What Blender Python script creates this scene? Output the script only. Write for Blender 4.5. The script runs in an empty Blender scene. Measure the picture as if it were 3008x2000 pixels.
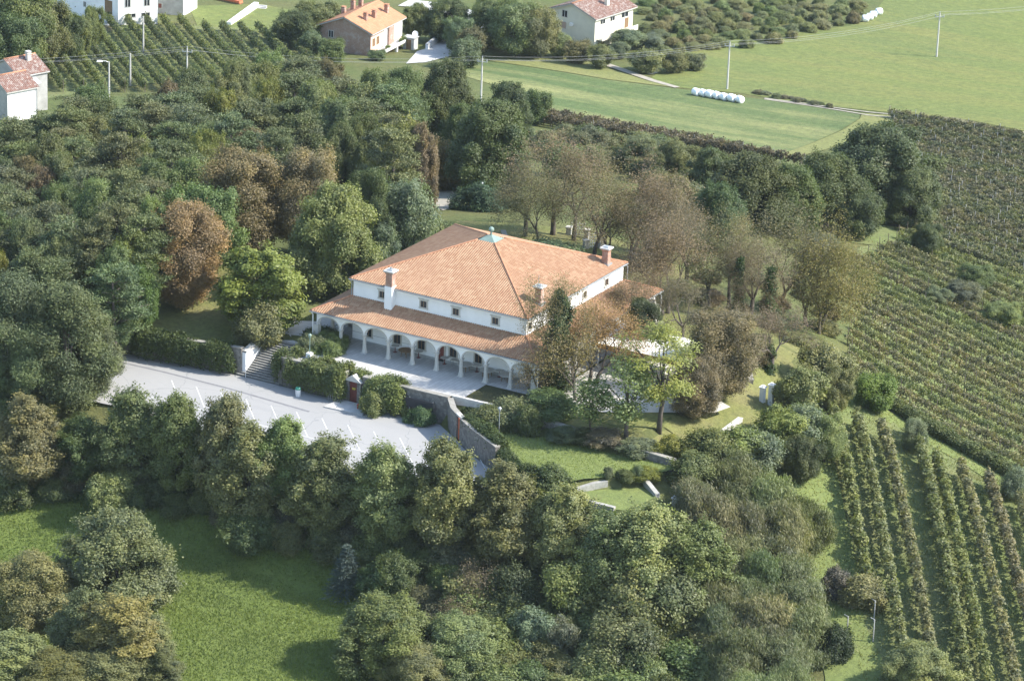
import bpy, bmesh, math, random
import numpy as np
from mathutils import Vector
from mathutils.geometry import delaunay_2d_cdt
R = math.radians
scene = bpy.context.scene
COL = scene.collection
rnd = random.Random(7)

# ------------------------------------------------------------------ camera, world, sun, exposure
PITCH, ROLL, YAW = 0.35653, 0.03849, -0.50869
FPX = 10724.14                      # focal length in pixels of a 3008 px wide picture
CAM = np.array([197.57133, -309.71282, 137.68735])
FW = np.array([math.sin(YAW)*math.cos(PITCH), math.cos(YAW)*math.cos(PITCH), -math.sin(PITCH)])
_r = np.array([math.cos(YAW), -math.sin(YAW), 0.0]); _u = np.cross(_r, FW)
RT = math.cos(ROLL)*_r + math.sin(ROLL)*_u
UP = -math.sin(ROLL)*_r + math.cos(ROLL)*_u
cam_data = bpy.data.cameras.new('camera'); cam = bpy.data.objects.new('camera', cam_data); COL.objects.link(cam)
from mathutils import Matrix
M = Matrix(((RT[0], UP[0], -FW[0], CAM[0]), (RT[1], UP[1], -FW[1], CAM[1]), (RT[2], UP[2], -FW[2], CAM[2]), (0, 0, 0, 1)))
cam.matrix_world = M
cam_data.sensor_width = 36.0; cam_data.sensor_fit = 'HORIZONTAL'
cam_data.lens = FPX/3008*36.0
cam_data.clip_start = 5; cam_data.clip_end = 6000
scene.camera = cam

SUN_AZ, SUN_EL = R(24.0), R(40.5)   # azimuth counted from +x towards +y
world = bpy.data.worlds.new('World'); scene.world = world; world.use_nodes = True
wn = world.node_tree; bg = wn.nodes['Background']
sky = wn.nodes.new('ShaderNodeTexSky'); sky.sky_type = 'NISHITA'; sky.sun_disc = False
sky.sun_elevation = SUN_EL; sky.sun_rotation = R(90) - SUN_AZ
sky.air_density = 1.3; sky.dust_density = .8
wn.links.new(sky.outputs[0], bg.inputs[0]); bg.inputs[1].default_value = 0.15
sd = bpy.data.lights.new('sun', 'SUN'); sd.energy = 4.0; sd.angle = R(0.55); sd.color = (1.0, 0.95, 0.86)
so = bpy.data.objects.new('sun', sd); COL.objects.link(so)
sdir = Vector((math.cos(SUN_EL)*math.cos(SUN_AZ), math.cos(SUN_EL)*math.sin(SUN_AZ), math.sin(SUN_EL)))
so.rotation_euler = sdir.to_track_quat('Z', 'Y').to_euler()
scene.view_settings.view_transform = 'Standard'; scene.view_settings.look = 'None'
scene.view_settings.gamma = 1.0; scene.view_settings.exposure = 1.32
scene.cycles.max_bounces = 6; scene.cycles.diffuse_bounces = 3; scene.cycles.transmission_bounces = 3
scene.cycles.transparent_max_bounces = 4; scene.cycles.volume_bounces = 0

# ------------------------------------------------------------------ reading positions: photograph pixel (2358 wide) -> ray
K = 3008/2358.0
def ray(x, y):
    d = FW + RT*(x*K-1504)/FPX - UP*(y*K-1000)/FPX
    return d/np.linalg.norm(d)
def on_plane(x, y, z):
    d = ray(x, y); return CAM + d*((z-CAM[2])/d[2])
def ppm(P):                         # photograph pixels (2358 wide) per metre at P
    return FPX/K/float(np.dot(np.asarray(P)-CAM, FW))
def project(P):
    d = np.asarray(P)-CAM; z = d@FW
    return (1504+FPX*(d@RT)/z)/K, (1000-FPX*(d@UP)/z)/K

# ------------------------------------------------------------------ terrain
ctrl_w = [(-20,-1,-.2),(-12,6,0),(-20,20,-.5),(0,0,0),(14,-2,0),(26,-3,0),(14,14,0),(0,28,0),(28,28,-.2),(28,14,0),(36,8,-.2),(44,14,-.7),(44,3,-.8),
          (-19,-9,-2.9),(-5,-9,-2.9),(10,-9,-2.9),(22,-12,-2.9),(10,-19,-3),(-8,-18,-3),(24,-20,-3.1),(33,-9,-1.55),(42,-10,-1.6),(37,-16,-1.75),(41,-14,-1.9),(46,-9,-1.8),(44.5,-14.5,-2.5)]
ctrl_p = [(0,60,-30),(300,60,-31),(600,30,-33),(850,120,-30.5),(1000,100,-31.5),(1400,110,-31),(1000,5,-34),(1500,5,-34),(2000,5,-34),(2350,5,-35),
          (2150,130,-32),(1660,200,-29.5),(1200,180,-28.5),(2060,265,-28),(2350,300,-27),(1790,350,-25.5),(1300,290,-25),(40,290,-20),(100,140,-27),
          (600,300,-17),(300,350,-15),(900,470,-5),(500,500,-6),(100,480,-11),(0,720,-4.5),(300,760,-1.0),(1200,515,-1.3),(1400,585,-1.2),(1560,640,-1.4),
          (1690,758,-1.2),(1862,800,-1.8),(1900,530,-13),(2130,540,-16),(1700,400,-18),(1500,380,-17),(1960,730,-7.5),(2358,800,-14),(2358,960,-11.5),
          (1950,830,-5),(2358,1050,-9.5),(1960,890,-4.8),(2358,1120,-9),(1925,955,-5),(2275,1095,-8),(1990,1350,-9.5),(2320,1560,-13),(1950,1560,-13),
          (1800,1250,-8),(1600,1400,-10.5),(1250,1330,-9.5),(0,1150,-9.5),(400,1210,-10),(750,1330,-11),(850,1420,-12),(750,1560,-13.2),(350,1450,-12.5),
          (0,1560,-13.5),(1300,1560,-13.5),(0,960,-4.0)]
cp = np.array([c for c in ctrl_w] + [on_plane(*c) for c in ctrl_p])
def _tps(r2): return np.where(r2 > 1e-9, r2*np.log(np.maximum(r2, 1e-9)), 0.0)
_n = len(cp); S = 100.0
_A = np.zeros((_n+3, _n+3)); _q = cp[:, :2]/S
_A[:_n, :_n] = _tps(((_q[:, None]-_q[None])**2).sum(-1)) + np.eye(_n)*2e-4
_A[:_n, _n] = 1; _A[:_n, _n+1:] = _q; _A[_n, :_n] = 1; _A[_n+1:, :_n] = _q.T
_w = np.linalg.solve(_A, np.concatenate([cp[:, 2], np.zeros(3)]))
GX0, GY0, GS, GNX, GNY = -420.0, -260.0, 1.0, 781, 921
gx = GX0+np.arange(GNX)*GS; gy = GY0+np.arange(GNY)*GS
XX, YY = np.meshgrid(gx, gy, indexing='ij')
def tps_eval(X, Y):
    q = np.stack([X.ravel(), Y.ravel()], -1)/S; out = np.empty(len(q))
    for i in range(0, len(q), 60000):
        b = q[i:i+60000]; r2 = ((b[:, None]-_q[None])**2).sum(-1)
        out[i:i+60000] = _tps(r2)@_w[:_n]+_w[_n]+b@_w[_n+1:]
    return out.reshape(X.shape)
sub = slice(None, None, 4)
Zc = tps_eval(XX[sub, sub], YY[sub, sub])
ix = np.minimum(np.arange(GNX)/4.0, Zc.shape[0]-1.001); iy = np.minimum(np.arange(GNY)/4.0, Zc.shape[1]-1.001)
i0 = ix.astype(int); j0 = iy.astype(int); fx = (ix-i0)[:, None]; fy = (iy-j0)[None]
ZZ = (Zc[i0][:, j0]*(1-fx)*(1-fy)+Zc[i0+1][:, j0]*fx*(1-fy)+Zc[i0][:, j0+1]*(1-fx)*fy+Zc[i0+1][:, j0+1]*fx*fy)
far = np.clip(np.maximum(np.maximum(-XX-230, XX-190), np.maximum(YY-330, -YY-150))/80, 0, 1)
ZZ = np.clip(ZZ, -42, 4); ZZ = ZZ*(1-far)+np.clip(ZZ, -36, -14)*far
def inpoly(X, Y, poly):
    ins = np.zeros(np.shape(X), bool); n = len(poly); j = n-1
    for i in range(n):
        xi, yi = poly[i][:2]; xj, yj = poly[j][:2]
        c = ((yi > Y) != (yj > Y)) & (X < (xj-xi)*(Y-yi)/(yj-yi+1e-12)+xi); ins ^= c; j = i
    return ins
PARK = [(-34,-11.5),(-26,-9.2),(-19.2,-7.9),(-4.4,-6.3),(0,-6.3),(20,-6.0),(22.6,-7.9),(26.4,-11.0),(30.9,-13.6),(33,-21),(30,-24),(10,-21.5),(-10,-21),(-40,-24),(-44,-15)]
PLAT = [(-34,-10.6),(-26,-8.2),(-19.2,-6.9),(-4.4,-5.4),(-4.3,-1.0),(0.1,-1.0),(0.1,-5.4),(20.2,-5.0),(27.5,-4.2),(47,-4.7),(48.3,5),(49,14),(44,30),(30,40),(-20,34),(-40,10)]
LAWN = [(23.2,-7.3),(26.9,-10.3),(31.2,-12.8),(34.9,-15.6),(39.5,-16),(41,-13.2),(46,-8.4),(47.5,-5.3),(36.4,-5.4),(30.4,-4.9),(26,-5.0)]
ZPARK, ZPLAT, ZLAWN = -2.9, 0.0, -1.5
m = inpoly(XX, YY, PARK); ZZ = np.where(m, ZPARK-.12, ZZ)
m = inpoly(XX, YY, [(-20,-9.5),(-20,-6.9),(0,-5.0),(20.2,-4.5),(20,-9.5)]); ZZ = np.where(m, ZPARK-.12, ZZ)
m = inpoly(XX, YY, [(-4.3,-7),(.3,-7),(.3,-1),(-4.3,-1)]); ZZ = np.where(m, -3.1, ZZ)
m = inpoly(XX, YY, LAWN); ZZ = np.where(m, np.minimum(ZZ, ZLAWN-.12), ZZ)
m = inpoly(XX, YY, [(20.0,-9),(20.6,-4.9),(23.4,-6.6),(27.2,-9.6),(32.2,-12.2),(31.5,-16),(25,-14)]); ZZ = np.where(m, ZPARK-.12, ZZ)
m = inpoly(XX, YY, [(1.5,-3.2),(20,-3.2),(34,-3.0),(43,-2),(43,25),(30,33),(-4,33),(-4,2),(1.5,2)]); ZZ = np.where(m, -.1, ZZ)
def H(x, y):
    u = (np.asarray(x, float)-GX0)/GS; v = (np.asarray(y, float)-GY0)/GS
    u = np.clip(u, 0, GNX-1.001); v = np.clip(v, 0, GNY-1.001); a = u.astype(int); b = v.astype(int); p = u-a; q = v-b
    return ZZ[a, b]*(1-p)*(1-q)+ZZ[a+1, b]*p*(1-q)+ZZ[a, b+1]*(1-p)*q+ZZ[a+1, b+1]*p*q
TT = np.arange(250, 1000, 0.5)
def at(x, y, h=0.0):
    """ground point whose spot h metres above it is seen at photograph pixel (x, y)"""
    d = ray(x, y); P = CAM[None]+d[None]*TT[:, None]
    k = np.argmax(P[:, 2] <= H(P[:, 0], P[:, 1])+h)
    if k == 0: k = 1 if P[0, 2] <= H(P[0, 0], P[0, 1])+h else len(TT)-1
    a, b = P[k-1], P[k]; fa = a[2]-H(a[0], a[1])-h; fb = b[2]-H(b[0], b[1])-h
    t = fa/(fa-fb+1e-12); p = a+(b-a)*t
    return Vector((p[0], p[1], float(H(p[0], p[1]))))

# ------------------------------------------------------------------ tagging
def tag(o, label, cat, group=None, kind=None):
    o['label'] = label; o['category'] = cat
    if group: o['group'] = group
    if kind: o['kind'] = kind
    return o
def empty(name, loc, label, cat, group=None, rz=0.0):
    o = bpy.data.objects.new(name, None); COL.objects.link(o); o.location = loc; o.rotation_euler = (0, 0, rz)
    o.empty_display_size = 0.3
    return tag(o, label, cat, group)
def link(name, me, parent=None, loc=(0, 0, 0)):
    o = bpy.data.objects.new(name, me); COL.objects.link(o); o.location = loc
    if parent: o.parent = parent
    return o

# ------------------------------------------------------------------ materials
def newmat(name):
    m = bpy.data.materials.new(name); m.use_nodes = True
    nt = m.node_tree; b = nt.nodes['Principled BSDF']; return m, nt, b
def N(nt, t, **kw):
    n = nt.nodes.new(t)
    for k, v in kw.items(): setattr(n, k, v)
    return n
def mix(nt, fac, a, b, mode='MIX'):
    n = nt.nodes.new('ShaderNodeMix'); n.data_type = 'RGBA'; n.blend_type = mode
    for s, v in ((n.inputs[0], fac), (n.inputs[6], a), (n.inputs[7], b)):
        if isinstance(v, (int, float)): s.default_value = v
        elif isinstance(v, (tuple, list)): s.default_value = (*v[:3], 1)
        else: nt.links.new(v, s)
    return n.outputs[2]
def noise(nt, scale, detail=4, rough=.6, coord='Object', sc=None):
    tc = N(nt, 'ShaderNodeTexCoord'); n = N(nt, 'ShaderNodeTexNoise')
    n.inputs['Scale'].default_value = scale; n.inputs['Detail'].default_value = detail; n.inputs['Roughness'].default_value = rough
    if sc:
        mp = N(nt, 'ShaderNodeMapping'); mp.inputs['Scale'].default_value = sc[:3]
        if len(sc) > 3: mp.inputs['Rotation'].default_value = (0, 0, sc[3])
        nt.links.new(tc.outputs[coord], mp.inputs[0]); nt.links.new(mp.outputs[0], n.inputs[0])
    else: nt.links.new(tc.outputs[coord], n.inputs[0])
    return n.outputs[0]
def ramp(nt, src, lo, hi):
    n = N(nt, 'ShaderNodeMapRange'); n.inputs[1].default_value = lo; n.inputs[2].default_value = hi
    nt.links.new(src, n.inputs[0]); return n.outputs[0]
def bump(nt, b, src, strength, dist):
    n = N(nt, 'ShaderNodeBump'); n.inputs['Strength'].default_value = strength; n.inputs['Distance'].default_value = dist
    nt.links.new(src, n.inputs['Height']); nt.links.new(n.outputs[0], b.inputs['Normal'])
def plain(name, c, rough=.7, var=.18, scale=1.5, metal=0.0, bmp=0.0, dirt=None):
    m, nt, b = newmat(name); f = noise(nt, scale, 6, .65)
    c2 = tuple(x*(1-var) for x in c); c1 = tuple(min(1, x*(1+var*.5)) for x in c)
    col = mix(nt, ramp(nt, f, .3, .7), c2, c1)
    if dirt:
        g = noise(nt, scale*.35, 5, .7); col = mix(nt, ramp(nt, g, .55, .8), col, dirt)
    nt.links.new(col, b.inputs['Base Color']); b.inputs['Roughness'].default_value = rough; b.inputs['Metallic'].default_value = metal
    if bmp: bump(nt, b, noise(nt, scale*4, 4, .6), bmp, .04)
    return m
def leafmat(name, trans=.34, hue=(1.38, 1.26, .86), rough=.55):
    m, nt, b = newmat(name)
    oi = N(nt, 'ShaderNodeObjectInfo'); at_ = N(nt, 'ShaderNodeAttribute'); at_.attribute_name = 'tone'
    hi = mix(nt, 1.0, oi.outputs['Color'], hue, 'MULTIPLY')
    lo = mix(nt, 1.0, oi.outputs['Color'], (.74, .78, .80), 'MULTIPLY')
    col = mix(nt, at_.outputs['Fac'], lo, hi)
    wig = N(nt, 'ShaderNodeMapRange'); wig.inputs[3].default_value = .86; wig.inputs[4].default_value = 1.14
    nt.links.new(oi.outputs['Random'], wig.inputs[0])
    cc = N(nt, 'ShaderNodeCombineColor')
    for k in range(3): nt.links.new(wig.outputs[0], cc.inputs[k])
    col = mix(nt, 1.0, col, cc.outputs[0], 'MULTIPLY')
    nt.links.new(col, b.inputs['Base Color']); b.inputs['Roughness'].default_value = rough
    b.inputs['Specular IOR Level'].default_value = .35
    t = N(nt, 'ShaderNodeBsdfTranslucent'); nt.links.new(mix(nt, 1.0, col, (1.05, 1.2, .6), 'MULTIPLY'), t.inputs[0])
    ms = N(nt, 'ShaderNodeMixShader'); ms.inputs[0].default_value = trans
    nt.links.new(b.outputs[0], ms.inputs[1]); nt.links.new(t.outputs[0], ms.inputs[2])
    nt.links.new(ms.outputs[0], nt.nodes['Material Output'].inputs[0])
    return m
LEAF = leafmat('foliage'); NEEDLE = leafmat('needles', .2, (1.35, 1.25, .85), .6)
BARK = plain('bark', (.085, .07, .058), .9, .35, 3, bmp=.5)
PINEBARK = plain('pine_bark', (.16, .125, .11), .9, .35, 3, bmp=.5)
def grassmat(name, c1, c2, c3, s1=.09, s2=.9, stripes=None, bm=.5, dry=(.62, .78)):
    m, nt, b = newmat(name)
    col = mix(nt, ramp(nt, noise(nt, s1, 5, .6), .35, .65), c1, c2)
    col = mix(nt, ramp(nt, noise(nt, s1*2.3, 6, .7), *dry), col, c3)
    if stripes:
        st = noise(nt, 1.0, 4, .6, sc=stripes); col = mix(nt, ramp(nt, st, .45, .75), col, c3)
    f = noise(nt, s2, 5, .75)
    g = mix(nt, ramp(nt, f, .3, .7), (.68, .7, .72), (1.22, 1.2, 1.1)); col = mix(nt, 1.0, col, g, 'MULTIPLY')
    nt.links.new(col, b.inputs['Base Color']); b.inputs['Roughness'].default_value = .9
    b.inputs['Specular IOR Level'].default_value = .15
    bump(nt, b, noise(nt, s2*2, 5, .8), bm, .35)
    return m
G_GROUND = grassmat('rough_ground', (.09, .115, .04), (.12, .12, .05), (.15, .125, .07), .07, 1.2)
G_MEADOW = grassmat('meadow_grass', (.13, .175, .046), (.155, .195, .054), (.17, .185, .062), .05, 1.8, bm=.9)
G_FAR = grassmat('far_meadow_grass', (.138, .165, .052), (.125, .152, .054), (.17, .172, .06), .02, .9, stripes=(.02, .16, .1, .35), bm=.5)
G_CROP = grassmat('crop_grass', (.09, .128, .05), (.105, .137, .055), (.24, .24, .105), .03, 1.0, stripes=(.022, .15, .1, -.42), bm=.6, dry=(.7, .85))
G_LAWN = grassmat('lawn_grass', (.14, .175, .06), (.165, .195, .068), (.20, .195, .09), .25, 2.5, bm=.4)
G_DRY = grassmat('dry_grass', (.17, .185, .07), (.195, .195, .08), (.25, .215, .125), .08, 1.5)
G_PARK = grassmat('park_grass', (.15, .165, .055), (.18, .17, .075), (.22, .165, .10), .16, 2.0)
G_VINE = grassmat('vineyard_floor', (.125, .16, .058), (.155, .165, .075), (.22, .195, .105), .12, 1.2)
G_SOIL = grassmat('bare_earth', (.17, .15, .09), (.15, .145, .08), (.12, .145, .06), .3, 2)
def asphaltmat():
    m, nt, b = newmat('asphalt'); col = mix(nt, ramp(nt, noise(nt, .12, 5, .6), .35, .65), (.255, .25, .24), (.305, .295, .28))
    col = mix(nt, ramp(nt, noise(nt, .5, 7, .75, sc=(.25, 1, 1, .1)), .58, .8), col, (.19, .19, .195))
    tc = N(nt, 'ShaderNodeTexCoord'); vo = N(nt, 'ShaderNodeTexVoronoi'); vo.feature = 'DISTANCE_TO_EDGE'; vo.inputs['Scale'].default_value = .16
    ad = N(nt, 'ShaderNodeVectorMath'); ad.operation = 'MULTIPLY_ADD'; ad.inputs[1].default_value = (2.5, 2.5, 0); nw = N(nt, 'ShaderNodeTexNoise'); nw.inputs['Scale'].default_value = .5
    nt.links.new(tc.outputs['Object'], nw.inputs[0]); nt.links.new(nw.outputs['Color'], ad.inputs[0]); nt.links.new(tc.outputs['Object'], ad.inputs[2]); nt.links.new(ad.outputs[0], vo.inputs[0])
    col = mix(nt, ramp(nt, vo.outputs[0], .004, .012), (.17, .17, .17), col)
    col = mix(nt, ramp(nt, noise(nt, .9, 3, .5, sc=(.12, 1, 1, -.35)), .6, .72), col, (.235, .23, .225))
    col = mix(nt, ramp(nt, noise(nt, 1.6, 3, .6), .68, .76), col, (.21, .205, .2))
    col = mix(nt, .5, col, mix(nt, noise(nt, 30, 2, .5), (.18, .18, .18), (.38, .38, .38)))
    nt.links.new(col, b.inputs['Base Color']); b.inputs['Roughness'].default_value = .85; return m
ASPHALT = asphaltmat()
def pavemat(name, c, mortar, w, h, rot=0.0):
    m, nt, b = newmat(name); tc = N(nt, 'ShaderNodeTexCoord'); mp = N(nt, 'ShaderNodeMapping'); mp.inputs['Rotation'].default_value = (0, 0, rot)
    br = N(nt, 'ShaderNodeTexBrick'); br.inputs['Scale'].default_value = 1; br.inputs['Brick Width'].default_value = w; br.inputs['Row Height'].default_value = h
    br.inputs['Mortar Size'].default_value = .02; br.inputs['Color1'].default_value = (*[x*.88 for x in c], 1); br.inputs['Color2'].default_value = (*[min(1, x*1.08) for x in c], 1)
    br.inputs['Mortar'].default_value = (*mortar, 1)
    nt.links.new(tc.outputs['Object'], mp.inputs[0]); nt.links.new(mp.outputs[0], br.inputs[0])
    col = mix(nt, ramp(nt, noise(nt, .4, 5, .7), .5, .8), br.outputs[0], tuple(x*.75 for x in c))
    nt.links.new(col, b.inputs['Base Color']); b.inputs['Roughness'].default_value = .8; return m
PAVING = pavemat('stone_paving', (.42, .41, .39), (.28, .27, .26), 1.1, .45, R(90))
GRAVEL = plain('white_gravel', (.50, .48, .43), .95, .3, 5, bmp=.5, dirt=(.36, .34, .27))
DIRT = plain('pale_track', (.31, .28, .225), .95, .3, 1.2)
CONCRETE = plain('concrete', (.46, .45, .43), .85, .2, 1.5, bmp=.2)
PLASTER = plain('white_plaster', (.80, .80, .80), .8, .07, .6, dirt=(.66, .66, .65))
CREAM = plain('cream_plaster', (.66, .63, .52), .85, .10, .6, dirt=(.55, .52, .44))
GREYWALL = plain('grey_plaster', (.36, .36, .35), .9, .25, .9, dirt=(.22, .22, .21))
COPING = plain('weathered_coping', (.27, .255, .225), .9, .3, 2.5, bmp=.3, dirt=(.17, .165, .14))
RIMSTONE = plain('rim_stone', (.34, .33, .30), .9, .3, 2.5, bmp=.3, dirt=(.22, .21, .19))
STONE = plain('pale_stone', (.50, .48, .44), .85, .2, 3, bmp=.3)
GLASS = plain('dark_glass', (.025, .03, .035), .12, .3, 1)
WOODRED = plain('red_door_wood', (.16, .035, .025), .6, .25, 3)
WOOD = plain('brown_wood', (.20, .12, .06), .7, .25, 3)
COPPER = plain('green_copper', (.17, .24, .21), .6, .25, 2, dirt=(.12, .16, .145))
LEAD = plain('grey_metal', (.30, .32, .33), .5, .15, 2, metal=.3)
WHITEPAINT = plain('white_paint', (.78, .78, .77), .5, .08, 1)
LINEPAINT = plain('road_paint', (.58, .58, .57), .7, .25, 2)
BLACK = plain('black_cloth', (.02, .022, .03), .6, .2, 1)
REDPAINT = plain('red_paint', (.42, .05, .035), .4, .12, 1)
ORANGE = plain('orange_paint', (.55, .13, .05), .6, .15, 1)
RUBBER = plain('rubber', (.02, .02, .02), .8, .1, 1)
FOIL = plain('white_film', (.80, .82, .83), .35, .05, 1)
YELLOW = plain('yellow_sign', (.65, .5, .05), .6, .1, 1)
GREENP = plain('green_plastic', (.03, .2, .14), .5, .1, 1)
OCHRE = plain('ochre_canvas', (.40, .23, .07), .8, .2, 1)
CANVAS = plain('white_canvas', (.66, .64, .57), .85, .15, 1.2, dirt=(.46, .44, .38))
def rubblemat():
    m, nt, b = newmat('rubble_stone'); tc = N(nt, 'ShaderNodeTexCoord'); v = N(nt, 'ShaderNodeTexVoronoi'); v.inputs['Scale'].default_value = 3.2
    nt.links.new(tc.outputs['Object'], v.inputs[0]); v2 = N(nt, 'ShaderNodeTexVoronoi'); v2.feature = 'DISTANCE_TO_EDGE'; v2.inputs['Scale'].default_value = 3.2
    nt.links.new(tc.outputs['Object'], v2.inputs[0])
    bw = N(nt, 'ShaderNodeRGBToBW'); nt.links.new(v.outputs['Color'], bw.inputs[0])
    col = mix(nt, bw.outputs[0], (.10, .092, .082), (.26, .24, .215)); col = mix(nt, ramp(nt, v2.outputs[0], .0, .06), (.13, .12, .105), col)
    col = mix(nt, ramp(nt, noise(nt, .7, 5, .7), .55, .75), col, (.16, .155, .13))
    nt.links.new(col, b.inputs['Base Color']); b.inputs['Roughness'].default_value = .9; bump(nt, b, v2.outputs[0], .6, .08); return m
RUBBLE = rubblemat()
def brickmat(name, c1, c2, mo, sc):
    m, nt, b = newmat(name); tc = N(nt, 'ShaderNodeTexCoord')
    mp = N(nt, 'ShaderNodeVectorMath'); mp.operation = 'MULTIPLY'; mp.inputs[1].default_value = (1, 1, 0)
    sep = N(nt, 'ShaderNodeSeparateXYZ'); nt.links.new(tc.outputs['Object'], sep.inputs[0])
    ad = N(nt, 'ShaderNodeMath'); ad.operation = 'ADD'; nt.links.new(sep.outputs[0], ad.inputs[0]); nt.links.new(sep.outputs[1], ad.inputs[1])
    cb = N(nt, 'ShaderNodeCombineXYZ'); nt.links.new(ad.outputs[0], cb.inputs[0]); nt.links.new(sep.outputs[2], cb.inputs[1])
    br = N(nt, 'ShaderNodeTexBrick'); br.inputs['Scale'].default_value = sc; br.inputs['Color1'].default_value = (*c1, 1); br.inputs['Color2'].default_value = (*c2, 1)
    br.inputs['Mortar'].default_value = (*mo, 1); br.inputs['Mortar Size'].default_value = .03
    nt.links.new(cb.outputs[0], br.inputs[0])
    col = mix(nt, ramp(nt, noise(nt, .9, 6, .8), .48, .72), br.outputs[0], (.46, .40, .36))
    nt.links.new(col, b.inputs['Base Color']); b.inputs['Roughness'].default_value = .9; return m
BRICK = brickmat('house_brick', (.28, .14, .09), (.36, .20, .14), (.36, .31, .27), 2.2)
CHIMBRICK = brickmat('chimney_brick', (.25, .10, .06), (.32, .15, .10), (.3, .25, .2), 4)
def tilemat(name, c1, c2, c3, spot=None, lic=None):
    """per-tile colour from the roof's own u (along eave) and v (up slope) coordinates"""
    m, nt, b = newmat(name); uv = N(nt, 'ShaderNodeUVMap'); uv.uv_map = 'tile'
    fl = N(nt, 'ShaderNodeVectorMath'); fl.operation = 'FLOOR'; nt.links.new(uv.outputs[0], fl.inputs[0])
    wn_ = N(nt, 'ShaderNodeTexWhiteNoise'); wn_.noise_dimensions = '2D'; nt.links.new(fl.outputs[0], wn_.inputs['Vector'])
    col = mix(nt, wn_.outputs[0], c1, c2)
    col = mix(nt, ramp(nt, noise(nt, .35, 5, .7), .45, .75), col, c3)
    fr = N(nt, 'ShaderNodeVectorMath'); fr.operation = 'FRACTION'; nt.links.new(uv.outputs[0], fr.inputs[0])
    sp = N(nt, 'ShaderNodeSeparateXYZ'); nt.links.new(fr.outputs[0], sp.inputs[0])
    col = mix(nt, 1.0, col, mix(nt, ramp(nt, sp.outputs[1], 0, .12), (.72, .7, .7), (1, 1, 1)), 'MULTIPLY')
    if lic: col = mix(nt, ramp(nt, noise(nt, 2.2, 6, .85), .50, .60), col, lic)
    nt.links.new(col, b.inputs['Base Color']); b.inputs['Roughness'].default_value = .85
    bump(nt, b, sp.outputs[1], .35, .05)
    return m
TILE = tilemat('terracotta_tiles', (.265, .14, .076), (.36, .225, .135), (.29, .16, .092))
TILE_NEW = tilemat('orange_tiles', (.40, .19, .10), (.48, .25, .14), (.45, .22, .12))
TILE_OLD = tilemat('weathered_tiles', (.155, .08, .06), (.22, .115, .085), (.19, .115, .09), lic=(.38, .335, .295))

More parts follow.
